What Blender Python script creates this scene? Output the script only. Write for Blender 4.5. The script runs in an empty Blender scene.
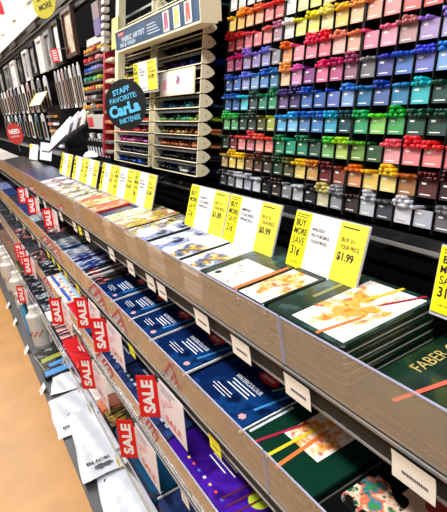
import bpy, math, random
from mathutils import Matrix, Vector
rnd = random.Random(7)
sc = bpy.context.scene
COL = sc.collection

# ------------------------------------------------------------------ camera
cam_d = bpy.data.cameras.new('camera'); cam = bpy.data.objects.new('camera', cam_d); COL.objects.link(cam)
D = Vector((0.85478667, -0.29814226, 0.42479518))     # world x in camera (right, down, forward)
A = Vector((-0.49625753, -0.23001212, 0.83715165))    # world y
U = Vector((-0.15188225, -0.92639388, -0.34456664))   # world z
cam.matrix_world = Matrix(((D[0], -D[1], -D[2], 0), (A[0], -A[1], -A[2], 0), (U[0], -U[1], -U[2], 1.55), (0, 0, 0, 1)))
cam_d.sensor_fit = 'HORIZONTAL'; cam_d.sensor_width = 36; cam_d.lens = 492.17 / 447 * 36
cam_d.clip_start = 0.02; cam_d.clip_end = 100
sc.camera = cam

# ------------------------------------------------------------------ light and exposure
w = bpy.data.worlds.new('store_world'); sc.world = w; w.use_nodes = True
w.node_tree.nodes['Background'].inputs[0].default_value = (0.95, 0.97, 1.0, 1)
w.node_tree.nodes['Background'].inputs[1].default_value = 0.075
def area(name, loc, sx, sy, energy, color=(1, 0.98, 0.95)):
    l = bpy.data.lights.new(name, 'AREA'); l.shape = 'RECTANGLE'; l.size = sx; l.size_y = sy
    l.energy = energy; l.color = color
    o = bpy.data.objects.new(name, l); COL.objects.link(o); o.location = loc
    return o
area('aisle_light', (-0.50, 3.5, 3.30), 0.22, 11, 345)
area('aisle_light', (-2.6, 5.0, 3.30), 0.5, 14, 60)
area('aisle_light', (4.0, 12.0, 3.30), 1.0, 16, 500)
up = area('ceiling_fill_uplight', (2.9, 13.0, 2.95), 1.2, 16, 900); up.rotation_euler = (math.pi, 0, 0)  # added fill light aimed upward to whiten the far ceiling, not a store fitting
sc.view_settings.view_transform = 'Standard'; sc.view_settings.look = 'None'
sc.view_settings.gamma = 1; sc.view_settings.use_curve_mapping = False
sc.view_settings.exposure = 0.0

# ------------------------------------------------------------------ colour / materials
def lin(c):
    return tuple((v / 12.92 if v <= 0.04045 else ((v + 0.055) / 1.055) ** 2.4) for v in c)
def hx(s): return lin(tuple(int(s[i:i + 2], 16) / 255 for i in (0, 2, 4)))
MC = {}
def mat(name, col, rough=0.5, metal=0.0, spec=0.5, emit=0, var=0.0, scale=60, attr=False):
    key = (name,)
    if key in MC: return MC[key]
    m = bpy.data.materials.new(name); m.use_nodes = True; nt = m.node_tree
    b = nt.nodes['Principled BSDF']
    c = hx(col) if isinstance(col, str) else col
    b.inputs['Base Color'].default_value = (*c, 1); b.inputs['Roughness'].default_value = rough
    b.inputs['Metallic'].default_value = metal
    b.inputs['Specular IOR Level'].default_value = spec
    if attr:
        a = nt.nodes.new('ShaderNodeAttribute'); a.attribute_name = 'Col'
        nt.links.new(a.outputs['Color'], b.inputs['Base Color'])
    elif var > 0:
        tc = nt.nodes.new('ShaderNodeTexCoord'); n = nt.nodes.new('ShaderNodeTexNoise')
        n.inputs['Scale'].default_value = scale; n.inputs['Detail'].default_value = 4
        r = nt.nodes.new('ShaderNodeValToRGB')
        r.color_ramp.elements[0].position = 0.3; r.color_ramp.elements[1].position = 0.7
        r.color_ramp.elements[0].color = (*[v * (1 - var) for v in c], 1)
        r.color_ramp.elements[1].color = (*[min(1, v * (1 + var)) for v in c], 1)
        nt.links.new(tc.outputs['Object'], n.inputs['Vector']); nt.links.new(n.outputs['Fac'], r.inputs['Fac'])
        nt.links.new(r.outputs['Color'], b.inputs['Base Color'])
    if emit:
        b.inputs['Emission Color'].default_value = (*c, 1); b.inputs['Emission Strength'].default_value = emit
    MC[key] = m
    return m
def art(name, base, cols, scale=18, cover=0.5, rough=0.3, seed=0.0, stretch=(1, 1, 1), center=None, radius=0.06, soft=0.05):
    """printed picture: patches of the given inks on a base colour"""
    key = (name,)
    if key in MC: return MC[key]
    m = bpy.data.materials.new(name); m.use_nodes = True; nt = m.node_tree
    b = nt.nodes['Principled BSDF']; b.inputs['Roughness'].default_value = rough
    tc = nt.nodes.new('ShaderNodeTexCoord'); mp = nt.nodes.new('ShaderNodeMapping')
    mp.inputs['Location'].default_value = (seed, seed * 1.7, 0); mp.inputs['Scale'].default_value = stretch
    nt.links.new(tc.outputs['Object'], mp.inputs['Vector'])
    n1 = nt.nodes.new('ShaderNodeTexNoise'); n1.inputs['Scale'].default_value = scale; n1.inputs['Detail'].default_value = 5
    n2 = nt.nodes.new('ShaderNodeTexNoise'); n2.inputs['Scale'].default_value = scale * 1.3; n2.inputs['Detail'].default_value = 2
    mp2 = nt.nodes.new('ShaderNodeMapping'); mp2.inputs['Location'].default_value = (3.1 + seed, 5.2, 1.3)
    mp2.inputs['Scale'].default_value = stretch
    nt.links.new(tc.outputs['Object'], mp2.inputs['Vector']); nt.links.new(mp.outputs[0], n1.inputs['Vector'])
    nt.links.new(mp2.outputs[0], n2.inputs['Vector'])
    r = nt.nodes.new('ShaderNodeValToRGB'); e = r.color_ramp.elements
    k = len(cols)
    for i, c in enumerate(cols):
        p = 0.36 + 0.28 * i / max(1, k - 1)
        el = e[i] if i < 2 else e.new(p)
        el.position = p; el.color = (*hx(c), 1)
    nt.links.new(n2.outputs['Fac'], r.inputs['Fac'])
    mask = nt.nodes.new('ShaderNodeMapRange'); mask.inputs['From Min'].default_value = 0.62 - 0.3 * cover
    mask.inputs['From Max'].default_value = 0.62 - 0.3 * cover + soft
    src = n1.outputs['Fac']
    if center:
        vm = nt.nodes.new('ShaderNodeVectorMath'); vm.operation = 'DISTANCE'
        vm.inputs[1].default_value = (center[0], center[1], 0)
        sep = nt.nodes.new('ShaderNodeVectorMath'); sep.operation = 'MULTIPLY'; sep.inputs[1].default_value = (1, 1, 0)
        nt.links.new(tc.outputs['Object'], sep.inputs[0]); nt.links.new(sep.outputs[0], vm.inputs[0])
        mr = nt.nodes.new('ShaderNodeMapRange'); mr.inputs['From Min'].default_value = 0
        mr.inputs['From Max'].default_value = radius * 2; mr.inputs['To Min'].default_value = 0.28; mr.inputs['To Max'].default_value = -0.28
        nt.links.new(vm.outputs['Value'], mr.inputs['Value'])
        ad = nt.nodes.new('ShaderNodeMath'); ad.operation = 'ADD'
        nt.links.new(src, ad.inputs[0]); nt.links.new(mr.outputs[0], ad.inputs[1]); src = ad.outputs[0]
    nt.links.new(src, mask.inputs['Value'])
    mx = nt.nodes.new('ShaderNodeMix'); mx.data_type = 'RGBA'
    mx.inputs['A'].default_value = (*hx(base), 1)
    nt.links.new(mask.outputs[0], mx.inputs['Factor']); nt.links.new(r.outputs[0], mx.inputs['B'])
    nt.links.new(mx.outputs['Result'], b.inputs['Base Color'])
    MC[key] = m
    return m
def acrylic(name='clear_acrylic', tint=(0.9, 0.88, 0.84), refl=0.10, haze=0.16):
    key = (name,)
    if key in MC: return MC[key]
    m = bpy.data.materials.new(name); m.use_nodes = True; nt = m.node_tree
    nt.nodes.remove(nt.nodes['Principled BSDF']); out = nt.nodes['Material Output']
    t = nt.nodes.new('ShaderNodeBsdfTransparent'); t.inputs[0].default_value = (*tint, 1)
    g = nt.nodes.new('ShaderNodeBsdfGlossy'); g.inputs['Roughness'].default_value = 0.03; g.inputs[0].default_value = (1, 1, 1, 1)
    d = nt.nodes.new('ShaderNodeBsdfDiffuse'); d.inputs[0].default_value = (0.78, 0.72, 0.64, 1)  # beige diffuse veil paints in floor light reflected by the acrylic
    lw = nt.nodes.new('ShaderNodeLayerWeight'); lw.inputs['Blend'].default_value = 0.5
    pw = nt.nodes.new('ShaderNodeMath'); pw.operation = 'POWER'; pw.inputs[1].default_value = 5.0
    nt.links.new(lw.outputs['Facing'], pw.inputs[0])
    f = nt.nodes.new('ShaderNodeMapRange'); f.inputs['To Min'].default_value = refl; f.inputs['To Max'].default_value = 0.9
    nt.links.new(pw.outputs[0], f.inputs['Value'])
    m0 = nt.nodes.new('ShaderNodeMixShader'); m0.inputs[0].default_value = haze
    m1 = nt.nodes.new('ShaderNodeMixShader')
    nt.links.new(t.outputs[0], m0.inputs[1]); nt.links.new(d.outputs[0], m0.inputs[2])
    nt.links.new(f.outputs[0], m1.inputs[0]); nt.links.new(m0.outputs[0], m1.inputs[1]); nt.links.new(g.outputs[0], m1.inputs[2])
    nt.links.new(m1.outputs[0], out.inputs['Surface'])
    MC[key] = m
    return m

BLACK = mat('black_plastic', '0c0d10', 0.35)
DARK = mat('dark_charcoal_metal', '1b1b1d', 0.4, var=0.15)
RAIL = mat('dark_brown_grey_rail', '2b2923', 0.6, spec=0.2, var=0.1)
SILVER = mat('silver_metal', '9c9a98', 0.55, metal=0.6)
WHITE = mat('white_card', 'f2f2f4', 0.5)
PAPER = mat('off_white_paper', 'e6e3dc', 0.7)
YEL = mat('bright_yellow_card', 'fff200', 0.5)
PYEL = mat('soft_yellow_card', 'f6e23c', 0.5)
INK = mat('black_ink', '15151a', 0.6)
GINK = mat('grey_ink', '6d6d78', 0.6)
RED = mat('sale_red', 'e0141c', 0.45)
BLACKM = mat('matte_black_tray', '060708', 0.85, spec=0.05)
CREAM = mat('cream_plastic', 'f2eac8', 0.45)
CLEAR = acrylic()
CLEAR2 = acrylic('clear_card_sleeve', (0.95, 0.95, 0.97), 0.06, 0.12)
COLATTR = mat('painted_lacquer', 'ffffff', 0.22, attr=True)
SWATCH = mat('printed_swatch', 'ffffff', 0.55, attr=True)

# ------------------------------------------------------------------ geometry helpers
class MB:
    def __init__(s): s.v = []; s.f = []; s.m = []
    def add(s, vs, fs, mi=0, M=None):
        b = len(s.v)
        s.v += [tuple(M @ Vector(p)) if M else tuple(p) for p in vs]
        s.f += [tuple(i + b for i in f) for f in fs]; s.m += [mi] * len(fs)
        return s
    def box(s, x0, x1, y0, y1, z0, z1, mi=0, M=None):
        return s.add([(x0, y0, z0), (x1, y0, z0), (x1, y1, z0), (x0, y1, z0), (x0, y0, z1), (x1, y0, z1), (x1, y1, z1), (x0, y1, z1)],
                     [(0, 3, 2, 1), (4, 5, 6, 7), (0, 1, 5, 4), (1, 2, 6, 5), (2, 3, 7, 6), (3, 0, 4, 7)], mi, M)
    def loft(s, rings, mi=0, M=None, cap=True):
        n = len(rings[0]); vs = [p for r in rings for p in r]; fs = []
        for k in range(len(rings) - 1):
            for i in range(n):
                j = (i + 1) % n; fs.append((k * n + i, k * n + j, (k + 1) * n + j, (k + 1) * n + i))
        if cap: fs.append(tuple(range(n - 1, -1, -1))); fs.append(tuple((len(rings) - 1) * n + i for i in range(n)))
        return s.add(vs, fs, mi, M)
    def prism(s, pts, z0, z1, mi=0, M=None, bev=0.0):
        if bev:
            cx = sum(p[0] for p in pts) / len(pts); cy = sum(p[1] for p in pts) / len(pts)
            def ins(b):
                r = []
                for x, y in pts:
                    d = math.hypot(x - cx, y - cy) or 1
                    r.append((x - (x - cx) / d * b, y - (y - cy) / d * b))
                return r
            q = ins(bev)
            rings = [[(x, y, z0) for x, y in q], [(x, y, z0 + bev) for x, y in pts], [(x, y, z1 - bev) for x, y in pts], [(x, y, z1) for x, y in q]]
        else: rings = [[(x, y, z0) for x, y in pts], [(x, y, z1) for x, y in pts]]
        return s.loft(rings, mi, M)
    def rrect(s, x0, x1, y0, y1, z0, z1, r, mi=0, M=None, bev=0.0, seg=4):
        pts = []
        for cx, cy, a in ((x1 - r, y1 - r, 0), (x0 + r, y1 - r, 90), (x0 + r, y0 + r, 180), (x1 - r, y0 + r, 270)):
            for k in range(seg + 1):
                t = math.radians(a + 90 * k / seg); pts.append((cx + r * math.cos(t), cy + r * math.sin(t)))
        return s.prism(pts, z0, z1, mi, M, bev)
    def cyl(s, p0, p1, r0, r1=None, n=10, mi=0, M=None, cap=True):
        r1 = r0 if r1 is None else r1
        p0 = Vector(p0); p1 = Vector(p1); z = (p1 - p0).normalized()
        x = z.orthogonal().normalized(); y = z.cross(x)
        ring = lambda p, r: [tuple(p + (x * math.cos(2 * math.pi * i / n) + y * math.sin(2 * math.pi * i / n)) * r) for i in range(n)]
        return s.loft([ring(p0, r0), ring(p1, r1)], mi, M, cap)
    def tube(s, pts, rs, n=8, mi=0, M=None):
        pts = [Vector(p) for p in pts]; rings = []
        for i, p in enumerate(pts):
            t = (pts[min(i + 1, len(pts) - 1)] - pts[max(i - 1, 0)]).normalized()
            x = t.orthogonal().normalized(); y = t.cross(x); r = rs[i] if isinstance(rs, (list, tuple)) else rs
            rings.append([tuple(p + (x * math.cos(2 * math.pi * k / n) + y * math.sin(2 * math.pi * k / n)) * r) for k in range(n)])
        return s.loft(rings, mi, M)
    def text(s, st, cx, cy, z, w=None, h=None, mi=0, rot=0, bold=0.0, M=None):
        vs, fs = glyphs(st, bold)
        xs = [v[0] for v in vs]; ys = [v[1] for v in vs]
        ww = max(xs) - min(xs); hh = max(ys) - min(ys); mx = (max(xs) + min(xs)) / 2; my = (max(ys) + min(ys)) / 2
        sx = w / ww if w else h / hh; sy = h / hh if h else sx
        c, sn = math.cos(rot), math.sin(rot); out = []
        for x, y in vs:
            a = (x - mx) * sx; b = (y - my) * sy
            out.append((cx + a * c - b * sn, cy + a * sn + b * c, z))
        return s.add(out, fs, mi, M)
    def mesh(s, name, mats, col=None, smooth=False):
        me = bpy.data.meshes.new(name); me.from_pydata(s.v, [], s.f)
        mats = mats if isinstance(mats, (list, tuple)) else [mats]
        for m in mats: me.materials.append(m)
        me.polygons.foreach_set('material_index', s.m)
        if smooth: me.polygons.foreach_set('use_smooth', [True] * len(s.f))
        if col:
            ca = me.color_attributes.new('Col', 'FLOAT_COLOR', 'POINT')
            ca.data.foreach_set('color', [c for _ in s.v for c in (*col, 1)] if not isinstance(col, list) else [c for q in col for c in (*q, 1)])
        me.update(); return me
GC = {}
def glyphs(st, bold):
    k = (st, bold)
    if k in GC: return GC[k]
    cu = bpy.data.curves.new('t', 'FONT'); cu.body = st; cu.size = 1; cu.offset = bold; cu.resolution_u = 3
    cu.fill_mode = 'FRONT'; cu.space_line = 0.85
    o = bpy.data.objects.new('t', cu); COL.objects.link(o)
    bpy.context.view_layer.update()
    me = o.to_mesh()
    vs = [(v.co.x, v.co.y) for v in me.vertices]
    fs = [tuple(p.vertices) for p in me.polygons]
    o.to_mesh_clear(); bpy.data.objects.remove(o); bpy.data.curves.remove(cu)
    GC[k] = (vs, fs); return GC[k]

def thing(name, label, cat, M=None, group=None):
    o = bpy.data.objects.new(name, None); o.empty_display_size = 0.02; COL.objects.link(o)
    if M is not None: o.matrix_world = M
    o['label'] = label; o['category'] = cat
    if group: o['group'] = group
    return o
def part(name, mb, mats, parent, label=None, smooth=False, col=None, M=None):
    me = mb if isinstance(mb, bpy.types.Mesh) else mb.mesh(name, mats, col, smooth)
    o = bpy.data.objects.new(name, me); COL.objects.link(o); o.parent = parent
    if M is not None: o.matrix_local = M
    if label: o['label'] = label
    return o
def single(name, mb, mats, label, cat, M=None, group=None, smooth=False, col=None):
    me = mb if isinstance(mb, bpy.types.Mesh) else mb.mesh(name, mats, col, smooth)
    o = bpy.data.objects.new(name, me); COL.objects.link(o)
    if M is not None: o.matrix_world = M
    o['label'] = label; o['category'] = cat
    if group: o['group'] = group
    return o
def struct(name, mb, mats):
    o = bpy.data.objects.new(name, mb.mesh(name, mats)); COL.objects.link(o); o['kind'] = 'structure'; return o
def dup(o, M, label, group=None):
    c = o.copy(); COL.objects.link(c); c.matrix_world = M; c['label'] = label
    if group: c['group'] = group
    for ch in list(o.children):
        k = ch.copy(); COL.objects.link(k); k.parent = c
        for g in list(ch.children):
            q = g.copy(); COL.objects.link(q); q.parent = k
    return c
def T(x, y, z): return Matrix.Translation((x, y, z))
def face_aisle(x, y, z, t=0.0, yaw=0.0):
    """local x runs to the right seen from the aisle, y up (leaning back by t), z out to the aisle"""
    n = math.hypot(1, t); s, c = t / n, 1 / n
    M = Matrix(((0, s, -c, x), (-1, 0, 0, y), (0, c, s, z), (0, 0, 0, 1)))
    return M @ Matrix.Rotation(yaw, 4, 'Y') if yaw else M
def flat(x, y, z, rz=0.0):
    """lying face up, local x runs right seen from the aisle, y into the shelf"""
    M = Matrix(((0, 1, 0, x), (-1, 0, 0, y), (0, 0, 1, z), (0, 0, 0, 1)))
    return M @ Matrix.Rotation(rz, 4, 'Z')
ORD = ['first', 'second', 'third', 'fourth', 'fifth', 'sixth', 'seventh', 'eighth', 'ninth', 'tenth', 'eleventh', 'twelfth',
       'thirteenth', 'fourteenth', 'fifteenth', 'sixteenth', 'seventeenth', 'eighteenth', 'nineteenth', 'twentieth']

# ------------------------------------------------------------------ setting
def floor_mat():
    m = mat('tan_wood_floor', 'b4813f', 0.42, var=0.12, scale=5); return m
struct('floor', MB().box(-5, 6, -2.5, 24, -0.05, 0), floor_mat())
struct('ceiling', MB().box(-5, 9, -2.5, 24, 3.6, 3.65), mat('white_ceiling', 'e9e6df', 0.9, var=0.05, scale=2))
struct('wall_far', MB().box(-5, 9, 24, 24.1, 0, 3.6), mat('white_wall', 'e8e4da', 0.9, var=0.05, scale=2))
mb = MB()
for i in range(9): mb.box(-5, 9, 3.0 + i * 2.3, 3.35 + i * 2.3, 3.36, 3.6)
struct('trim_1', mb, mat('pale_grey_beam', 'b9b4ac', 0.8, var=0.06, scale=3))
mb = MB()
for i in range(4): mb.box(1.2 + i * 1.3, 1.55 + i * 1.3, 2, 22, 3.2, 3.5)
struct('trim_2', mb, mat('white_duct', 'f4f1ec', 0.6, var=0.03, scale=3))

# gondola back, base deck
struct('wall_right', MB().box(0.93, 0.98, -0.8, 10, 0.0, 2.15), mat('black_back_panel', '050507', 0.9, spec=0.05))
struct('trim_3', MB().box(0.605, 0.62, -0.8, 10, 0.102, 1.245), mat('black_middle_panel', '040405', 0.9, spec=0.05))
g = thing('base_deck', 'dark grey base deck along the floor under all shelves', 'deck', T(0.95, 3, 0))
part('kick_plate', MB().box(-0.865, -0.85, -3.8, 7, 0.001, 0.085), mat('dark_kick', '141414', 0.5), g)
part('deck_board', MB().box(-0.87, -0.37, -3.8, 7, 0.085, 0.10), mat('dark_grey_deck', '3d3e40', 0.45, var=0.15, scale=8), g)
g = thing('rack_ledge', 'long glossy black ledge carrying the pencil racks and trays', 'ledge', T(0.95, 3, 1.25))
part('ledge_board', MB().box(-0.345, -0.027, -1.05, 7, -0.003, 0.012).box(-0.345, -0.027, -3.8, -1.05, -0.060, -0.050).box(-0.352, -0.345, -3.8, 7, -0.014, 0.014), mat('black_glossy_ledge', '202124', 0.22), g)
part('ledge_edge', MB().box(-0.354, -0.352, -3.8, 7, -0.010, -0.003), SILVER, g, label='thin silver edge strip')

# the four shelves in 1.22 m segments
SEG = [-0.674 + 1.22 * i for i in range(8)]
SHX = [0.35, 0.29, 0.245, 0.195]; SHZ = [1.120, 0.902, 0.680, 0.450]
LIP = [0.085, 0.088, 0.088, 0.078]
LEV = ['top shelf', 'second shelf', 'third shelf', 'lowest raised shelf']
for lv in range(4):
    X, Z = SHX[lv], SHZ[lv]
    for si in range(7):
        y0, y1 = SEG[si] + 0.001, SEG[si + 1] - 0.001
        where = ['at the near end', 'second from the near end', 'third from the near end', 'fourth from the near end', 'fifth from the near end', 'sixth from the near end', 'at the far end'][si]
        s = thing('store_shelf', f'dark {LEV[lv]} section with clear acrylic lip, {where}', 'shelf', T(X, (y0 + y1) / 2, Z), 'shelf sections')
        h = (y1 - y0) / 2
        part('shelf_board', MB().box(0.004, 0.585 - X, -h, h, -0.022, 0), mat('dark_shelf_board', '0f0f11', 0.4), s)
        mb = MB().add([(0, -h, 0.0), (0.004, -h, 0), (0.010, -h, -0.040), (0.006, -h, -0.040), (0, h, 0), (0.004, h, 0), (0.010, h, -0.040), (0.006, h, -0.040)],
                      [(0, 1, 2, 3), (7, 6, 5, 4), (0, 4, 5, 1), (1, 5, 6, 2), (2, 6, 7, 3), (3, 7, 4, 0)])
        part('price_rail', mb, RAIL, s)
        mb = MB().box(-0.0025, -0.0001, -h, h, -0.004, 0.0005).box(0.0035, 0.0058, -h, h, -0.0445, -0.041)
        part('rail_edge', mb, SILVER, s, label='silver metal rail edges')
        part('acrylic_lip', MB().box(-0.0005, 0.002, -h + 0.001, h - 0.001, 0.004, LIP[lv]), CLEAR, s, label='clear acrylic lip')
        part('lip_edge', MB().box(-0.0008, 0.0023, -h + 0.001, h - 0.001, LIP[lv], LIP[lv] + 0.0015).box(-0.0008, 0.0023, -h, -h + 0.0025, 0.004, LIP[lv]).box(-0.0008, 0.0023, h - 0.002, h, 0.004, LIP[lv]),
             mat('polished_acrylic_edge', '9a9cb8', 0.15), s)

# ------------------------------------------------------------------ boxed goods
def tin_thing(name, label, cat, w, d, h, M, body, lid, cover=None, text=None, r=0.012, extras=None, group=None, seam=True):
    """w along the aisle (local x), d into the shelf (local y)"""
    t = thing(name, label, cat, M, group)
    hb = h * 0.26 if seam else h
    if seam:
        part('tin_base', MB().rrect(-w / 2 + 0.0015, w / 2 - 0.0015, -d / 2 + 0.0015, d / 2 - 0.0015, 0, hb, r, bev=0.0016), body, t)
        part('lid', MB().rrect(-w / 2, w / 2, -d / 2, d / 2, hb, h, r, bev=0.0022), lid, t)
    else:
        part('box_body', MB().rrect(-w / 2, w / 2, -d / 2, d / 2, 0, h - 0.0008, r, bev=0.0019), body, t)
    if cover:
        part('printed_cover', MB().rrect(-w / 2 + 0.003, w / 2 - 0.003, -d / 2 + 0.003, d / 2 - 0.003, h - 0.0008, h + 0.0002, max(r - 0.002, 0.001)), cover, t)
    if extras: extras(t, w, d, h)
    return t
LV = {1: ['the only one'], 2: ['top one', 'bottom one'], 3: ['top one', 'middle one', 'bottom one'], 4: ['top one', 'second down', 'third down', 'bottom one'],
      5: ['top one', 'second down', 'third down', 'fourth down', 'bottom one'], 6: ['top one', 'second down', 'third down', 'fourth down', 'fifth down', 'bottom one']}
def stack(name, cat, desc, desc_low, y0, y1, x0, x1, z, n, th, body, lid, cover=None, extras=None, r=0.012, seam=True, group=None, low_cover=None, jit=0.003, label_top=None):
    w = y1 - y0; d = x1 - x0; cy = (y0 + y1) / 2; cx = (x0 + x1) / 2
    low = None
    for k in range(n):
        top = k == n - 1
        M = flat(cx + rnd.uniform(0, jit), cy + rnd.uniform(-jit, jit) * 0.6, z + k * (th + 0.0004), rnd.uniform(-0.008, 0.008) if jit else 0)
        lab = (desc if top else desc_low) + (', ' + LV[n][n - 1 - k] if n > 1 else '')
        if top: tin_thing(name, lab, cat, w, d, th, M, body, lid, cover, None, r, extras, group, seam)
        elif low is None: low = tin_thing(name, lab, cat, w, d, th, M, body, lid, low_cover, None, r, None, group, seam)
        else: dup(low, M, lab)

DG = mat('pale_glint_tin_base', 'b2b0a2', 0.35); DGL = mat('dark_green_lid', '0b2019', 0.2)  # pale base ring paints the bevel glints along stacked tin edges
TEALART = art('teal_grey_print', '142c27', ['1b3a34', '24463f', '3c5a56'], 25, 0.5, 0.2, soft=0.1)
FLOWER = art('orange_flower_print', 'f6f1ea', ['e4762a', 'f2b03c', 'e98a4c', 'f6c86a', 'd2552a'], 50, 0.42, 0.35, center=(0.012, 0.0), radius=0.060, soft=0.16)
FLOWER2 = art('orange_branch_print', 'f4efe6', ['e4762a', 'f0a13c', 'f3c79a', 'd8552a'], 50, 0.45, 0.35, seed=2, center=(-0.01, -0.01), radius=0.060, soft=0.16)
SPECKLE = art('speckled_grey_print', 'd8d3ce', ['a34c3a', '7d8a74', 'b89f8c'], 70, 0.05, 0.4)
GREENP = art('deep_green_gloss_print', '0e2a20', ['16362a', '2c4426', '0c241c'], 16, 0.4, 0.15, soft=0.15)
OR = mat('orange_pencil_paint', 'e8743a', 0.4); YP = mat('yellow_pencil_paint', 'f0c62c', 0.4); MAG = mat('crimson_pencil_paint', 'a11a3f', 0.4)
PINKP = mat('salmon_red_pencil_paint', 'e0604c', 0.4); GOLD = mat('gold_print', 'c9b26a', 0.35)
def pencil_print(t, x0, y0, x1, y1, z, m, wd=0.008, name='printed_pencil'):
    dx, dy = x1 - x0, y1 - y0; L = math.hypot(dx, dy); a = math.atan2(dy, dx)
    M = T(x0, y0, z) @ Matrix.Rotation(a, 4, 'Z')
    mb = MB().prism([(0, -wd / 2), (L * 0.86, -wd / 2), (L, 0), (L * 0.86, wd / 2), (0, wd / 2)], 0, 0.0004, 0, M)
    part(name, mb, m, t)
# near tins of 'FABER-CASTELL'
def ex_faber(t, w, d, h):
    mb = MB().text('FABER-CASTELL', -0.1265, 0.043, h + 0.0006, 0.152, 0.020, 0, math.pi / 2)
    part('lettering', mb, GOLD, t)
    part('label_panel', MB().box(-0.108, 0.06, 0.008, 0.10, h + 0.0002, h + 0.0006), WHITE, t, label='white picture panel')
    pencil_print(t, -0.100, -0.103, -0.062, 0.055, h + 0.001, PINKP, 0.007)
stack('pencil_tin', 'tin', 'dark green pencil tin with gold lettering at near end', 'dark green pencil tin under the gold lettered one', 0.10, 0.415, 0.360, 0.600, 1.1205, 2, 0.0142, DG, DGL, GREENP, ex_faber, group='green pencil tins on the top shelf', jit=0)
def ex_flower(t, w, d, h):
    # teal patches, white card with flower, pencils
    part('picture_card', MB().box(-0.030, 0.080, -0.082, 0.080, h + 0.0002, h + 0.0006), FLOWER, t, label='white picture with orange flower')
    pencil_print(t, 0.036, -0.091, 0.050, -0.012, h + 0.001, OR, 0.006)
    pencil_print(t, 0.072, 0.090, 0.040, 0.02, h + 0.001, MAG, 0.005)
    pencil_print(t, 0.030, 0.090, 0.015, 0.02, h + 0.001, YP, 0.006)
    part('picture_strip', MB().box(-0.058, -0.050, -0.02, 0.088, h + 0.0002, h + 0.0006), mat('olive_strip', '7d8444', 0.3), t, label='olive green stripe')
stack('pencil_tin', 'tin', 'green pencil tin with orange flower picture beside the acrylic seam', 'green pencil tin beneath the large orange flower picture', 0.427, 0.603, 0.362, 0.548, 1.1205, 5, 0.0152, DG, DGL, TEALART, ex_flower, group='green pencil tins on the top shelf', jit=0.002)
def ex_branch(t, w, d, h):
    part('picture_card', MB().box(-w / 2 + 0.004, w / 2 - 0.006, -0.090, 0.028, h + 0.0002, h + 0.0006), FLOWER2, t, label='white picture of orange branch')
stack('pencil_tin', 'tin', 'green tin with orange branch picture left of the flower tin', 'green tin beneath the orange branch picture', 0.609, 0.688, 0.362, 0.548, 1.1205, 5, 0.0150, DG, DGL, DGL, ex_branch, r=0.006, group='green pencil tins on the top shelf', jit=0.002)
def ex_speck(t, w, d, h):
    part('picture_card', MB().box(-w / 2 + 0.03, w / 2 - 0.014, -0.090, 0.005, h + 0.0002, h + 0.0006), SPECKLE, t, label='pale grey speckled picture')
    part('colour_strip', MB().box(w / 2 - 0.012, w / 2 - 0.004, -0.090, 0.03, h + 0.0002, h + 0.0006), OR, t, label='orange stripe')
    part('dark_leaf', MB().cyl((-w / 2 + 0.042, -0.07, h + 0.0006), (-w / 2 + 0.042, -0.07, h + 0.001), 0.007, n=10), INK, t, label='small black leaf print')
stack('pencil_tin', 'tin', 'green tin with pale speckled picture and orange stripe', 'green tin beneath the pale speckled picture', 0.694, 0.835, 0.362, 0.548, 1.1205, 5, 0.0146, DG, DGL, TEALART, ex_speck, r=0.008, group='green pencil tins on the top shelf', jit=0.002)
# flat sets further along the top shelf
LGREY = mat('light_grey_edge', 'c9cad2', 0.4); MGREY = mat('mid_grey_edge', '6f7078', 0.4); NAVY = mat('navy_gloss', '14224a', 0.22)
BLUEW = art('pale_blue_wash_print', 'd4daea', ['8c9cc8', '4a62a4', 'b9c4e0', '1a2450'], 22, 0.6, 0.3, soft=0.1)
YELF = art('yellow_figure_print', 'd9dde8', ['e4bc3c', 'c99a2c', '2a3a5c', '8a96b8', '25304a'], 34, 0.32, 0.3, center=(-0.0, -0.045), radius=0.042, soft=0.1)
COLR = art('red_yellow_green_print', 'efe3c8', ['c23a2a', 'e9c23c', '5b8a4a', 'd8572a', '8fb0a0'], 26, 0.62, 0.3)
REDP = art('red_cream_print', 'c8402c', ['e8c98c', 'a3201c', 'f0dcb0', '2a2a3a'], 28, 0.5, 0.3, seed=4)
WHTP = art('white_sketch_print', 'e2e1df', ['9a9ea8', '3f4652', 'c8bc5a', '1c2230'], 24, 0.5, 0.35, seed=6)
ROSP = art('white_red_dot_print', 'e7e4e2', ['c02a30', '274a86', '1d2436', 'd9dde6'], 22, 0.5, 0.35, seed=9)
NVP = art('navy_print', '1b2a52', ['22356a', '2c4078', '101a34'], 14, 0.5, 0.25)
YRP = art('yellow_red_print', 'e6d9a0', ['c8352c', 'e8b93c', '8a3526', 'f1ead6'], 30, 0.6, 0.3, seed=3)
GREEN1 = art('green_cream_print', 'dfe0c0', ['7ba04a', 'b9c86a', 'e5e0c4', '44604a'], 28, 0.6, 0.3, seed=5)
DKP = art('charcoal_print', '24252a', ['33353c', '4a4d56', '15161a'], 20, 0.5, 0.25)
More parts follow.
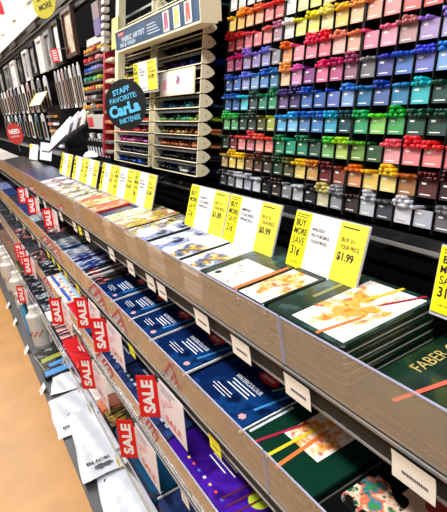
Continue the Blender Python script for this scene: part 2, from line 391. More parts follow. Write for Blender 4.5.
sets = [
 # y0, y1, x1, n, th, edge, cover, desc, z top lift
 (0.842, 0.925, 0.57, 6, 0.0118, LGREY, YELF, 'white pad with small yellow figure, next to speckled tin'),
 (0.932, 1.025, 0.56, 6, 0.0118, MGREY, YELF, 'white pad with yellow figure and dark edge'),
 (1.031, 1.130, 0.57, 5, 0.0128, LGREY, BLUEW, 'pale blue wash pad with grey edges'),
 (1.137, 1.205, 0.57, 6, 0.0112, MGREY, BLUEW, 'narrow blue wash pad beside a colourful print'),
 (1.212, 1.300, 0.56, 5, 0.0128, LGREY, WHTP, 'white sketch pad with navy back edge'),
 (1.307, 1.425, 0.57, 5, 0.0130, PAPER, COLR, 'red and yellow printed pad beneath price cards'),
 (1.432, 1.515, 0.57, 5, 0.0130, PAPER, GREEN1, 'green and cream printed pad'),
 (1.522, 1.600, 0.56, 4, 0.0150, NAVY, NVP, 'narrow navy box between printed pads'),
 (1.607, 1.700, 0.57, 5, 0.0130, mat('red_edge', 'a8281e', 0.4), REDP, 'dark red printed pad'),
 (1.707, 1.810, 0.57, 5, 0.0130, PAPER, YRP, 'yellow and red printed pad'),
 (1.817, 1.905, 0.57, 4, 0.0155, LGREY, REDP, 'red speckled pad with grey edge'),
 (1.912, 2.000, 0.57, 4, 0.0150, WHITE, WHTP, 'white pad with black base'),
 (2.007, 2.110, 0.57, 4, 0.0150, BLACK, WHTP, 'white sketch pad in a black tray'),
 (2.117, 2.300, 0.57, 4, 0.0150, LGREY, WHTP, 'large white sheet pad with yellow marks'),
 (2.307, 2.480, 0.57, 4, 0.0150, MGREY, ROSP, 'white pad with red and blue dots'),
 (2.487, 2.640, 0.57, 4, 0.0150, BLACK, ROSP, 'dark pad with red and white dots'),
 (2.650, 3.250, 0.57, 4, 0.0140, NAVY, NVP, 'wide navy portfolio'),
 (3.260, 3.700, 0.57, 4, 0.0130, MGREY, DKP, 'wide charcoal portfolio'),
 (3.710, 4.400, 0.57, 4, 0.0120, MGREY, DKP, 'dark grey flat case'),
 (4.410, 5.300, 0.57, 3, 0.0120, LGREY, art('pale_grey_print', 'b9b6b2', ['a5a29e', 'cdcac6'], 9, 0.5, 0.4), 'pale grey flat case'),
 (5.310, 6.200, 0.57, 3, 0.0120, LGREY, art('pale_beige_print', 'd6d0c6', ['c2bcb0', 'e4dfd6'], 9, 0.5, 0.4), 'pale beige flat case'),
]
for i, (y0, y1, x1, n, th, edge, cov, desc) in enumerate(sets):
    stack('drawing_pad', 'pad', desc, 'copy of ' + desc, y0, y1, 0.362, min(x1, 0.545), 1.1205, n, th, BLACK if i % 2 else edge, edge, cov, None, 0.002, False, 'pads and sets on the top shelf', jit=0.005)

# second shelf: near portrait tin, green tin, blue watercolour tins
BLUE = mat('royal_blue_tin', '0a1f4c', 0.18); BLUEL = mat('deep_blue_lid', '091c44', 0.14)
BLUEART = art('faceted_blue_print', '091f4c', ['071638', '103a72', '0b2a5e'], 14, 0.55, 0.16, stretch=(1, 1, 1))
BRED = mat('brand_red', 'd01f2a', 0.3)
PORT = art('portrait_flower_print', '0f0f10', ['3f8a4a', '2f7a8c', 'd86a3c', 'f0d8c0', '1a5a3a'], 34, 0.5, 0.25)
def ex_portrait(t, w, d, h):
    part('face_print', MB().rrect(-0.135, 0.02, -0.045, 0.075, h + 0.0002, h + 0.0008, 0.045, seg=8), mat('pale_face_print', 'eac9ae', 0.4), t, label='pale printed face')
    part('flower_print', MB().rrect(-0.188, -0.115, -0.075, 0.0, h + 0.0003, h + 0.001, 0.012), PORT, t, label='green flower print')
    mb = MB()
    for x, y, r in ((-0.09, 0.02, 0.016), (-0.03, -0.012, 0.015)): part('cheek_print', MB().cyl((x, y, h + 0.001), (x, y, h + 0.0014), r, n=16), mat('red_cheek_print', 'c8473c', 0.4), t, label='red round cheek')
stack('portrait_tin', 'tin', 'black tin with pale face and flowers, nearest on second shelf', 'black tin beneath the pale face tin', 0.06, 0.452, 0.305, 0.54, 0.9025, 2, 0.020, BLACK, BLACK, mat('black_gloss_print', '0a0b0c', 0.2), ex_portrait, group='tins on the second shelf', jit=0)
def ex_green2(t, w, d, h):
    part('picture_card', MB().box(-0.044, 0.046, -0.055, 0.075, h + 0.0002, h + 0.0006), FLOWER2, t, label='white picture with orange flower')
    pencil_print(t, -0.060, -0.115, -0.034, 0.0, h + 0.001, MAG, 0.006)
    pencil_print(t, -0.018, -0.115, -0.014, 0.005, h + 0.001, YP, 0.007)
    pencil_print(t, 0.012, -0.115, 0.002, 0.015, h + 0.001, OR, 0.008)
    part('edge_strip', MB().box(-w / 2 + 0.006, -w / 2 + 0.012, -0.10, 0.0, h + 0.0002, h + 0.0006), mat('blue_white_strip', 'cdd8ea', 0.3), t, label='pale edge lettering strip')
stack('pencil_tin', 'tin', 'wide dark green tin with three printed pencils on second shelf', 'dark green tin under the three pencil picture', 0.462, 0.655, 0.305, 0.54, 0.9025, 2, 0.021, DG, DGL, mat('forest_gloss_print', '0c3023', 0.16), ex_green2, group='tins on the second shelf', jit=0)
def ex_derwent(flip=0):
    def f(t, w, d, h):
        q = h + 0.0004
        part('brand_oval', MB().prism([(0.02 + 0.032 * math.cos(a), 0.018 + 0.013 * math.sin(a)) for a in [i * math.pi / 8 for i in range(16)]], q, q + 0.0005), BRED, t, label='red brand oval')
        k = min(1.0, w / 0.19)
        mb = MB().text('DERWENT', 0.02, 0.018, q + 0.0008, 0.042, 0.009, 0, 0, 0.02)
        mb.text('WATERCOLOUR', 0.005, -0.022, q, 0.095 * k, 0.011, 0, 0, 0.02)
        for j, s in enumerate((0.085, 0.065, 0.08)):
            mb.box(0.005 - s * k / 2, 0.005 + s * k / 2, -0.036 - j * 0.008, -0.0338 - j * 0.008, q - 0.0002, q)
        for j, s in enumerate((0.06, 0.075, 0.05)):
            mb.box(-0.02 - s * k / 2, -0.02 + s * k / 2, -0.068 - j * 0.007, -0.0666 - j * 0.007, q - 0.0002, q)
        part('lettering', mb, WHITE, t)
        pencil_print(t, w / 2 - 0.03, -0.06, w / 2 - 0.012, 0.06, q, mat('sky_blue_print', '3c86c8', 0.3), 0.006)
        pencil_print(t, w / 2 - 0.055, 0.0, w / 2 - 0.03, 0.07, q, mat('lime_print', '8ac45a', 0.3), 0.004)
        part('flag_mark', MB().box(w / 2 - 0.038, w / 2 - 0.022, -0.092, -0.082, q - 0.0002, q + 0.0001).box(w / 2 - 0.032, w / 2 - 0.028, -0.095, -0.079, q - 0.0002, q + 0.0002), mat('pink_white_mark', 'e9a0a4', 0.4), t, label='small pink cross mark')
        part('rim', MB().box(w / 2 - 0.0015, w / 2 + 0.0018, -d / 2 + 0.004, d / 2 - 0.01, h - 0.006, h - 0.001), WHITE, t, label='bright white rim')
    return f
for i, (y0, y1, nm) in enumerate([(0.662, 0.885, 'blue watercolour tin with red oval beside the green tin'), (0.905, 1.095, 'blue watercolour tin second along from the green tin'),
                                  (1.108, 1.255, 'blue watercolour tin third along from the green tin'), (1.265, 1.42, 'blue watercolour tin fourth along from the green tin'),
                                  (1.436, 1.60, 'blue watercolour tin farthest along, beside black sets')]):
    stack('watercolour_tin', 'tin', nm, nm.replace('blue', 'lower blue'), y0, y1, 0.305, 0.54, 0.9025, 2, 0.0195, BLUE, BLUEL, BLUEART, ex_derwent(), group='blue watercolour tins', jit=0.001)
BWP = art('black_white_print', '111114', ['f2f2f2', '30323a', 'd03030', '8a8d96'], 34, 0.35, 0.3, seed=2)
BSP = art('blue_silver_print', '1a2f78', ['e9ecf4', '2b55b8', 'a9b6cf', '101a3a'], 30, 0.5, 0.3, seed=1)
GSP = art('grey_green_silver_print', 'aeb4b8', ['e8ecec', '6f7d88', '4a6a86', '2c3038'], 34, 0.5, 0.3, seed=7)
y = 1.61
second = [(0.085, BWP, BLACK, 'black and white boxed set'), (0.075, BWP, WHITE, 'white edged boxed set'), (0.085, BSP, NAVY, 'navy and silver boxed set'),
          (0.06, BSP, WHITE, 'white and blue striped set'), (0.07, BSP, NAVY, 'bright blue boxed set'), (0.06, GSP, LGREY, 'silver pencil set'),
          (0.07, BSP, WHITE, 'blue and white slim set'), (0.07, GSP, NAVY, 'pale blue slim set'), (0.075, GSP, LGREY, 'silver green slim set')]
for i, (wd, cov, ed, ds) in enumerate(second):
    for hlf in range(2):
        stack('boxed_set', 'box', f'{ds}, {["nearer", "farther"][hlf]} of the pair on second shelf', f'{ds} underneath, {["nearer", "farther"][hlf]} pair of second shelf', y, y + wd * 0.5 - 0.002, 0.305, 0.52, 0.9025, 2, 0.018 + 0.003 * (i % 3), ed, ed, cov, None, 0.002, False, 'boxed sets on the second shelf', jit=0.004)
        y += wd * 0.5 + 0.003
for i in range(9):
    wd = [0.16, 0.18, 0.2, 0.22, 0.25, 0.3, 0.35, 0.4, 0.45][i]
    cov = [DKP, BWP, DKP, GSP, NVP, NVP, DKP, NVP, BSP][i]
    stack('flat_case', 'case', f'{["charcoal","black and white","dark grey","silver","navy","deep blue","sooty","dull blue","bright blue"][i]} flat case toward the far second shelf', '', y, y + wd - 0.01, 0.305, 0.54, 0.9025, 1, 0.04, BLACK, BLACK, cov, None, 0.002, False, 'flat cases on the second shelf')
    y += wd

# third shelf
PURP = mat('purple_tin', '2c1068', 0.16); PURPL = mat('violet_lid', '3a1488', 0.14)
PURART = art('violet_print', '3a1488', ['2a0e66', '4a1ca6', '32127c'], 10, 0.5, 0.15)
def ex_purple(t, w, d, h):
    mb = MB()
    for j, s in enumerate((0.06, 0.10, 0.11, 0.12, 0.09)): mb.box(-0.05, -0.05 + s * 0.8, -0.015 - j * 0.011, -0.012 - j * 0.011, h + 0.0002, h + 0.0006)
    part('lettering', mb, WHITE, t)
    mb = MB()
    for j in range(7): mb.box(-0.08 + j * 0.026, -0.072 + j * 0.026, -0.103, -0.097, h + 0.0002, h + 0.0006, j % 4)
    part('colour_chart', mb, [mat('chart_yellow', 'f0c23c', 0.4), mat('chart_red', 'd8402c', 0.4), mat('chart_blue', '3c6ad0', 0.4), WHITE], t, label='row of small colour chips')
    part('apple_print', MB().cyl((0.07, 0.0, h + 0.0002), (0.07, 0.0, h + 0.0008), 0.0) if False else MB().cyl((w / 2 - 0.034, -0.035, h + 0.0002), (w / 2 - 0.034, -0.035, h + 0.0008), 0.026, n=18), mat('lime_apple_print', 'b6c832', 0.35), t, label='lime green apple print')
    for j in range(3): pencil_print(t, w / 2 - 0.085 + j * 0.024, -0.10, w / 2 - 0.075 + j * 0.024, 0.03, h + 0.001, mat('plum_pencil_print', '5a2434', 0.3), 0.005)
stack('ink_pencil_tin', 'tin', 'purple pencil tin with white lines and lime apple', 'purple pencil tin under the lime apple tin', 0.66, 0.985, 0.262, 0.50, 0.6825, 2, 0.022, PURP, PURPL, PURART, ex_purple, group='purple tins', jit=0)
stack('ink_pencil_tin', 'tin', 'purple pencil tin nearest the camera on third shelf', 'purple tin lowest at near end of third shelf', 0.30, 0.650, 0.262, 0.50, 0.6825, 2, 0.022, PURP, PURPL, PURART, None, group='purple tins', jit=0)
def ex_navy(t, w, d, h):
    mb = MB()
    for j in range(5): mb.box(-w / 2 + 0.02 + j * 0.03, -w / 2 + 0.036 + j * 0.03, -0.100, -0.092, h + 0.0002, h + 0.0006)
    mb.box(-0.04, 0.04, -0.05, -0.044, h + 0.0002, h + 0.0006).box(-0.04, 0.02, -0.036, -0.031, h + 0.0002, h + 0.0006)
    part('lettering', mb, mat('pale_blue_ink', 'c9d6ee', 0.4), t)
for i, (y0, y1) in enumerate([(0.995, 1.19), (1.20, 1.40), (1.41, 1.60)]):
    pl = ['beside the purple tin', 'between two other navy tins', 'beside the slim black sets'][i]
    stack('sketching_tin', 'tin', f'navy sketching tin with pale marks {pl}', f'lower navy sketching tin {pl}', y0, y1, 0.262, 0.50, 0.6825, 2, 0.020, NAVY, NAVY, NVP, ex_navy, group='navy tins', jit=0.002)
BLKP = art('black_teal_print', '101216', ['2a6a86', '16181c', 'c9ccd2', '1c2a4a'], 26, 0.35, 0.25, seed=8)
WPB = art('white_primary_print', 'efe6d2', ['2a5ac8', 'd8402c', 'f0c23c', '6fb0e0'], 40, 0.45, 0.35, seed=3)
REDB = mat('red_gloss_box', 'c01c24', 0.25); REDBA = art('red_gloss_print', 'c81e26', ['a4141c', 'd8303a'], 14, 0.4, 0.2)
def ex_red(t, w, d, h):
    part('printed_pencil', MB().box(w / 2 - 0.028, w / 2 - 0.018, -d / 2 + 0.01, d / 2 - 0.01, h + 0.0002, h + 0.0008), YP, t, label='yellow printed pencil')
    mb = MB()
    mb.rrect(-0.03, 0.01, -0.03, -0.012, h + 0.0002, h + 0.0007, 0.008)
    for j, s in enumerate((0.07, 0.05)): mb.box(-0.035, -0.035 + s, -0.055 - j * 0.012, -0.05 - j * 0.012, h + 0.0002, h + 0.0006)
    part('lettering', mb, mat('pale_red_ink', 'f3c6c2', 0.4), t)
def ex_stripes(t, w, d, h):
    mb = MB()
    for j in range(5): mb.box(-w / 2 + 0.01, w / 2 - 0.01, -d / 2 + 0.015 + j * 0.04, -d / 2 + 0.030 + j * 0.04, h + 0.0002, h + 0.0006, j % 2)
    part('stripe_print', mb, [mat('cobalt_stripe', '2454c0', 0.35), mat('sky_stripe', '9cc8e8', 0.35)], t, label='blue striped print')
third = [(1.61, 1.70, BLACK, BLKP, 'slim black set with teal mark', None), (1.71, 1.80, NAVY, NVP, 'slim navy set', ex_navy), (1.81, 2.08, REDB, REDBA, 'red box with yellow pencil print', ex_red),
         (2.09, 2.30, PAPER, WPB, 'cream box with blue stripes and colour dots', ex_stripes), (2.31, 2.52, PAPER, WPB, 'cream and blue dotted box', ex_stripes),
         (2.53, 2.80, BLACK, BLKP, 'glossy black box', None), (2.81, 3.05, MGREY, BWP, 'black box with white panel', None), (3.06, 3.4, BLACK, DKP, 'wide charcoal box', None),
         (3.41, 3.8, BLACK, BWP, 'speckled black box', None), (3.81, 4.2, BLACK, DKP, 'dull charcoal box', None), (4.21, 4.7, MGREY, DKP, 'wide grey edged box', None), (4.71, 5.3, MGREY, DKP, 'farthest grey box', None)]
for y0, y1, ed, cov, ds, ex in third:
    stack('boxed_set', 'box', ds + ' on the third shelf', 'lower ' + ds + ' on the third shelf', y0, y1, 0.262, 0.50, 0.6825, 2, 0.021, ed, ed, cov, ex, 0.003, False, 'boxed sets on the third shelf', jit=0.003)

# fourth shelf
TBL = mat('teal_blue_tin', '123a5c', 0.15)
def ex_teal(t, w, d, h):
    mb = MB()
    for j in range(4): mb.box(-w / 2 + 0.05 + j * 0.05, -w / 2 + 0.062 + j * 0.05, -0.10, -0.09, h + 0.0002, h + 0.0006)
    part('lettering', mb, mat('pale_blue_ink', 'c9d6ee', 0.4), t)
    part('rim', MB().box(w / 2 - 0.001, w / 2 + 0.0018, -d / 2 + 0.01, d / 2 - 0.01, h * 0.3, h * 0.55), WHITE, t, label='white rim')
stack('pastel_tin', 'tin', 'rounded blue tin at near end of lowest shelf', 'rounded blue tin under another at near end', 1.075, 1.44, 0.212, 0.46, 0.4525, 2, 0.024, TBL, TBL, mat('petrol_blue_print', '144468', 0.13), ex_teal, r=0.03, group='tins on the lowest shelf', jit=0)
stack('pastel_tin', 'tin', 'dark blue tin nearer than the rounded blue tin', 'lower dark blue tin nearer than the rounded tin', 0.70, 1.06, 0.212, 0.46, 0.4525, 2, 0.022, NAVY, NAVY, NVP, None, r=0.02, group='tins on the lowest shelf', jit=0)
GOLDS = art('gold_black_print', '17120c', ['b8923c', 'd8b45a', '0c0a08'], 60, 0.4, 0.3, stretch=(3, 0.3, 1))
PINKS = art('pink_black_print', '1a1416', ['d8909a', 'e8b4b0', '120e10'], 30, 0.45, 0.3, stretch=(2.4, 0.2, 1))
fourth = [(1.455, 1.56, BLACK, GOLDS, 'gold striped black set', None), (1.57, 1.64, OR, mat('copper_print', 'b8705a', 0.3), 'slim copper coloured bar', None), (1.65, 1.80, WHITE, art('white_patchy_print', 'f4f3f0', ['e2e0da', 'd8d4cc'], 12, 0.4, 0.2), 'white boxed pad', None),  # white pad cover carries soft off-white patches
          (1.81, 1.92, BLACK, PINKS, 'pink and black palette', None), (1.93, 2.24, REDB, REDBA, 'red box with yellow pencil print', ex_red),
          (2.25, 2.33, BLACK, PINKS, 'pink striped palette', None), (2.34, 2.42, BLACK, PINKS, 'rose striped palette', None), (2.43, 2.51, BLACK, PINKS, 'dusky striped palette', None),
          (2.52, 2.66, WHITE, art('frosted_print', 'dcdad6', ['c6c4c0', 'ebe9e6'], 16, 0.5, 0.2, seed=3), 'frosted white box', None), (2.67, 2.76, BLACK, GSP, 'black and silver set', None), (2.77, 2.86, BLACK, BLKP, 'black and teal set', None), (2.87, 2.96, BLACK, GSP, 'striped grey set', None),
          (2.97, 3.2, NAVY, BLKP, 'teal and navy set', None), (3.21, 3.5, BLACK, BLKP, 'glossy black set', None), (3.51, 3.8, mat('olive_box', '8a8f3c', 0.4), DKP, 'black set with olive edge', None), (3.81, 4.4, mat('brown_box', '6a4a34', 0.5), art('brown_print', '6e4c38', ['8a6448', '4c3226'], 20, 0.5, 0.4), 'brown boxed set', None),
          (4.41, 5.0, mat('brown_box', '6a4a34', 0.5), art('brown_print', '6e4c38', ['8a6448'], 20, 0.5, 0.4), 'farthest brown boxed set', None)]
for y0, y1, ed, cov, ds, ex in fourth:
    stack('boxed_set', 'box', ds + ' on the lowest shelf', 'lower ' + ds + ' on the lowest shelf', y0, y1, 0.212, 0.44, 0.4525, 2, 0.019, ed, ed, cov, ex, 0.003, False, 'boxed sets on the lowest shelf', jit=0.003)

# ------------------------------------------------------------------ base deck goods
BAG = mat('white_plastic_bag', 'c6cbd4', 0.35, var=0.04, scale=12)
def bag(label, x, y, z, rz, w, d, tilt=0.0, text=True, seed=1, txt='BLICK'):
    """slim pillow of white plastic with a wrinkled skin"""
    r = random.Random(seed); n, m = 22, 28; vs = []; fs = []
    for side in (1, 0):
        for i in range(n + 1):
            for j in range(m + 1):
                u, v = i / n * 2 - 1, j / m * 2 - 1
                e = max(0.0, (1 - abs(u) ** 6) * (1 - abs(v) ** 6))
                wr = 0.0026 * math.sin(9 * u + 4 * v + seed) + 0.002 * math.sin(17 * v - 6 * u + seed * 2)
                px = u * w / 2 * (1 + 0.02 * math.sin(5 * v + seed)); py = v * d / 2 * (1 + 0.02 * math.sin(4 * u + seed))
                vs.append((px, py, (0.007 + 0.009 * e + wr * e) if side else 0.007 - 0.007 * e))
    N = (n + 1) * (m + 1); idx = lambda s, i, j: s * N + i * (m + 1) + j
    for i in range(n):
        for j in range(m):
            fs.append((idx(0, i, j), idx(0, i + 1, j), idx(0, i + 1, j + 1), idx(0, i, j + 1)))
            fs.append((idx(1, i, j), idx(1, i, j + 1), idx(1, i + 1, j + 1), idx(1, i + 1, j)))
    M = flat(x, y, z, rz) @ Matrix.Rotation(tilt, 4, 'X')
    t = thing('shopping_bag', label, 'bag', M, 'white bags on the base deck')
    part('bag_body', MB().add(vs, fs), BAG, t, smooth=True)
    if text:
        part('lettering', MB().text(txt, w * -0.18, -d * 0.34, 0.0205, w * 0.40, 0.019, 0, 0, 0.03), INK, t)
        mb = MB(); 
        for q in range(7): mb.prism([(w * -0.12 + (q - 3) * 0.010 + 0.009 * math.cos(a * 1.05 + q), -d * 0.41 + 0.008 * math.sin(a * 1.05 + q) * (1 + (q % 3) * .4)) for a in range(6)], 0.0185, 0.0205)
        part('bag_print', mb, mat('grey_bag_print', '5a5f66', 0.5), t, label='grey splash print')
    return t
bag('white plastic bag lying flat, nearest on the base deck', 0.250, 1.38, 0.140, 1.42, 0.26, 0.50, 0, False, 3)
bag('white bag with black lettering on top of the pile', 0.235, 1.935, 0.122, 1.46, 0.25, 0.50, 0, True, 5)
bag('white bag partly under the lettered bag', 0.205, 2.235, 0.102, 1.52, 0.27, 0.36, 0, True, 8)
bag('white plastic bag under the nearest flat bag', 0.240, 1.46, 0.102, 1.44, 0.27, 0.52, 0, False, 12)
bag('small crumpled white bag behind the lettered bags', 0.225, 2.53, 0.104, 1.3, 0.20, 0.20, 0, False, 15)
# clear case with tubes
t = thing('zip_case', 'clear zip case of paint tubes on the base deck', 'case', flat(0.21, 2.84, 0.101, 0.1))
part('case_body', MB().rrect(-0.13, 0.13, -0.09, 0.11, 0, 0.03, 0.012, bev=0.003), art('dark_clear_plastic', '2b2f2e', ['4a504c', '3a3f3c', '8a9490'], 20, 0.4, 0.12), t)
part('colour_strip', MB().box(-0.02, 0.03, -0.08, 0.08, 0.0302, 0.031, 0).box(0.07, 0.11, -0.06, 0.05, 0.0302, 0.031, 1), [mat('olive_tube', '9aa03c', 0.4), mat('azure_tube', '3c8ad0', 0.4)], t)
part('zip', MB().box(-0.125, 0.125, -0.094, -0.09, 0.01, 0.018), SILVER, t)
t = thing('zip_case', 'dark zip case with blue label before the small bag', 'case', flat(0.20, 2.67, 0.101, 0.0))
part('case_body', MB().rrect(-0.04, 0.04, -0.09, 0.09, 0, 0.025, 0.01, bev=0.003), BLACK, t)
part('label_panel', MB().box(-0.03, 0.03, -0.08, 0.05, 0.0252, 0.026), mat('azure_tube', '3c8ad0', 0.4), t, label='light blue label')
# white canisters and blue tubes
def canister(label, x, y, r, h, red=True):
    t = thing('paper_canister', label, 'canister', T(x, y, 0.101), 'white canisters on the base deck')
    rings = [(r, 0), (r, h * 0.86), (r * 0.95, h * 0.9), (r * 0.62, h * 0.95), (r * 0.55, h)]
    ring = lambda rr, z: [(rr * math.cos(i * math.pi / 12), rr * math.sin(i * math.pi / 12), z) for i in range(24)]
    part('canister_body', MB().loft([ring(a, b) for a, b in rings]), mat('white_matte_plastic', 'dcd9d3', 0.5, var=0.04), t, smooth=False)
    part('base_ring', MB().loft([ring(r * 1.03, 0), ring(r * 1.03, h * 0.09)]), mat('grey_ring', 'a8a6a2', 0.5), t)
    part('cap', MB().loft([ring(r * 0.5, h), ring(r * 0.5, h + 0.03)]), mat('white_cap', 'f0eeea', 0.4), t)
    mb = MB()
    for k in range(9):
        a = math.radians(185 + 12 * k); 
        mb.box(-0.007, 0.007, -0.0005, 0.0005, h * (0.35 + 0.05 * (k % 3)), h * (0.40 + 0.05 * (k % 3)), 0, Matrix.Translation((r * 1.005 * math.cos(a), r * 1.005 * math.sin(a), 0)) @ Matrix.Rotation(a + math.pi / 2, 4, 'Z'))
    part('red_print', mb, mat('faded_red_print', 'c86a60', 0.5), t, label='faded red print')
canister('white canister with grey base nearest on the deck', 0.190, 3.10, 0.055, 0.25)
canister('white canister behind the blue tubes', 0.20, 3.86, 0.065, 0.27)
canister('white canister third along the base deck', 0.19, 4.35, 0.065, 0.27)
canister('white canister at the far end of the deck', 0.19, 4.75, 0.065, 0.27)
for i in range(2):
    t = thing('poster_tube', ['sky blue tube nearest the front canister', 'sky blue tube next to the middle canister'][i], 'tube', T(0.150 + 0.012 * i, 3.36 + 0.17 * i, 0.101), 'blue tubes')
    part('tube_body', MB().cyl((0, 0, 0), (0, 0, 0.22), 0.022, n=16), mat('sky_blue_tube', '5aa6dc', 0.4), t)
    part('cap', MB().cyl((0, 0, 0.22), (0, 0, 0.245), 0.0235, n=16), WHITE, t)
    part('lettering', MB().box(-0.0235, -0.0225, -0.005, 0.005, 0.05, 0.17), WHITE, t)

# ------------------------------------------------------------------ small shelf-edge labels
def price_label(label, X, y, z, w=0.05, h=0.036, col=None, bow=0.006, shelf=0, yaw=0):
    M = face_aisle(X, y, z, -0.16)
    t = thing('price_label', label, 'label', M, 'shelf edge price labels')
    vs = []; fs = []; n = 8
    for i in range(n + 1):
        a = i / n; yy = h * (0.5 - a); zz = bow * math.sin(a * math.pi * 0.5) * a + 0.001
        vs += [(-w / 2, yy, zz), (w / 2, yy, zz), (-w / 2, yy, zz - 0.0008), (w / 2, yy, zz - 0.0008)]
    for i in range(n):
        b = 4 * i; fs += [(b, b + 4, b + 5, b + 1), (b + 2, b + 3, b + 7, b + 6), (b, b + 2, b + 6, b + 4), (b + 1, b + 5, b + 7, b + 3)]
    part('label_card', MB().add(vs, fs), col or mat('warm_white_label', 'efe9dc', 0.5), t)
    mb = MB(); r = random.Random(int(y * 1000)); 
    xx = -w * 0.25
    while xx < w * 0.35:
        b = r.choice((0.0008, 0.0014)); mb.box(xx, xx + b, -h * 0.22, -h * 0.02, bow * 0.55 + 0.0006, bow * 0.6 + 0.001); xx += b + 0.0012
    mb.box(-w * 0.3, w * 0.1, h * 0.12, h * 0.16, 0.0016, 0.002)
    part('barcode', mb, GINK, t)
for i, (y, ds) in enumerate([(0.300, 'white price label beneath the gold lettered tin'), (0.509, 'white price label beneath the flower tin'), (0.667, 'white price label beneath the orange branch tin'),
      (0.816, 'white price label beneath the speckled tin'), (1.020, 'white price label, near one of a close pair'), (1.090, 'white price label, far one of a close pair'),
      (1.235, 'white price label beneath the white sketch pads'), (1.405, 'white price label beneath the red and yellow pads'), (1.68, 'white price label beneath the dark red pads'),
      (1.86, 'white price label beside a yellow one'), (2.10, 'white price label under the sheet pads'), (2.45, 'white price label beneath the dotted pads'), (2.62, 'white price label near the navy portfolios')]):
    price_label(ds + ' on the top rail', 0.3455, y, 1.0985, 0.060 if i < 4 else 0.05, 0.038)
YLB = mat('yellow_label', 'f4e81c', 0.45)
price_label('yellow price label on the top rail among white ones', 0.3455, 1.78, 1.0985, 0.04, 0.032, YLB)
for y, c, ds in [(0.725, YLB, 'yellow label below the nearest blue tin'), (1.20, YLB, 'yellow label beside the nearest sale sign'), (1.56, YLB, 'yellow label below the black sets'), (1.80, YLB, 'yellow label beside the third sale sign'),
              (2.00, YLB, 'yellow label below the striped sets'), (2.13, YLB, 'yellow label below bright blue sets'), (2.25, YLB, 'yellow label below silver sets'), (2.37, YLB, 'yellow label farther along below silver sets'),
              (2.6, None, 'white label below the charcoal case'), (2.8, None, 'white label farther below the cases'), (3.1, None, 'white label before the far shelf seam'), (3.4, None, 'white label beyond the far shelf seam'), (3.7, YLB, 'pale yellow label at the far end')]:
    price_label(ds + ' on the second rail', 0.2855, y, 0.881, 0.045, 0.034, c)
for y, ds in [(0.86, 'white label below the purple tin'), (1.44, 'white label below the navy tins'), (1.83, 'white label below the near red box'), (2.45, 'white label below the cream boxes'), (2.6, 'white label below the glossy black box'), (2.9, 'white label below the white panel box')]:
    price_label(ds + ' on the third rail', 0.2405, y, 0.659, 0.04, 0.034)
price_label('yellow label below the rounded blue tin on lowest rail', 0.1905, 1.36, 0.429, 0.045, 0.034, YLB)
for y, ds in [(1.71, 'white label under the white pad'), (1.88, 'white label under the pink palette'), (2.15, 'white label under the far red box'), (2.45, 'white label under the striped palettes'), (2.8, 'white label under the silver sets'), (3.3, 'white label under the glossy black set')]:
    price_label(ds + ' on the lowest rail', 0.1905, y, 0.429, 0.05, 0.034)
for y, ds in [(2.557, 'white label on the deck edge before the dark case'), (3.10, 'white label on the deck edge before the front canister'), (3.62, 'white label on the deck edge by the blue tubes'), (4.0, 'white label on the deck edge by the middle canister'), (2.0, 'white label on the deck edge hidden by bags')][:4]:
    t = thing('deck_label', ds, 'label', face_aisle(0.078, y, 0.105, 0.9), 'deck edge labels')
    part('label_card', MB().box(-0.03, 0.03, -0.02, 0.03, 0.002, 0.003), WHITE, t)
    part('barcode', MB().box(-0.02, 0.015, -0.005, 0.0, 0.0031, 0.0034), GINK, t)

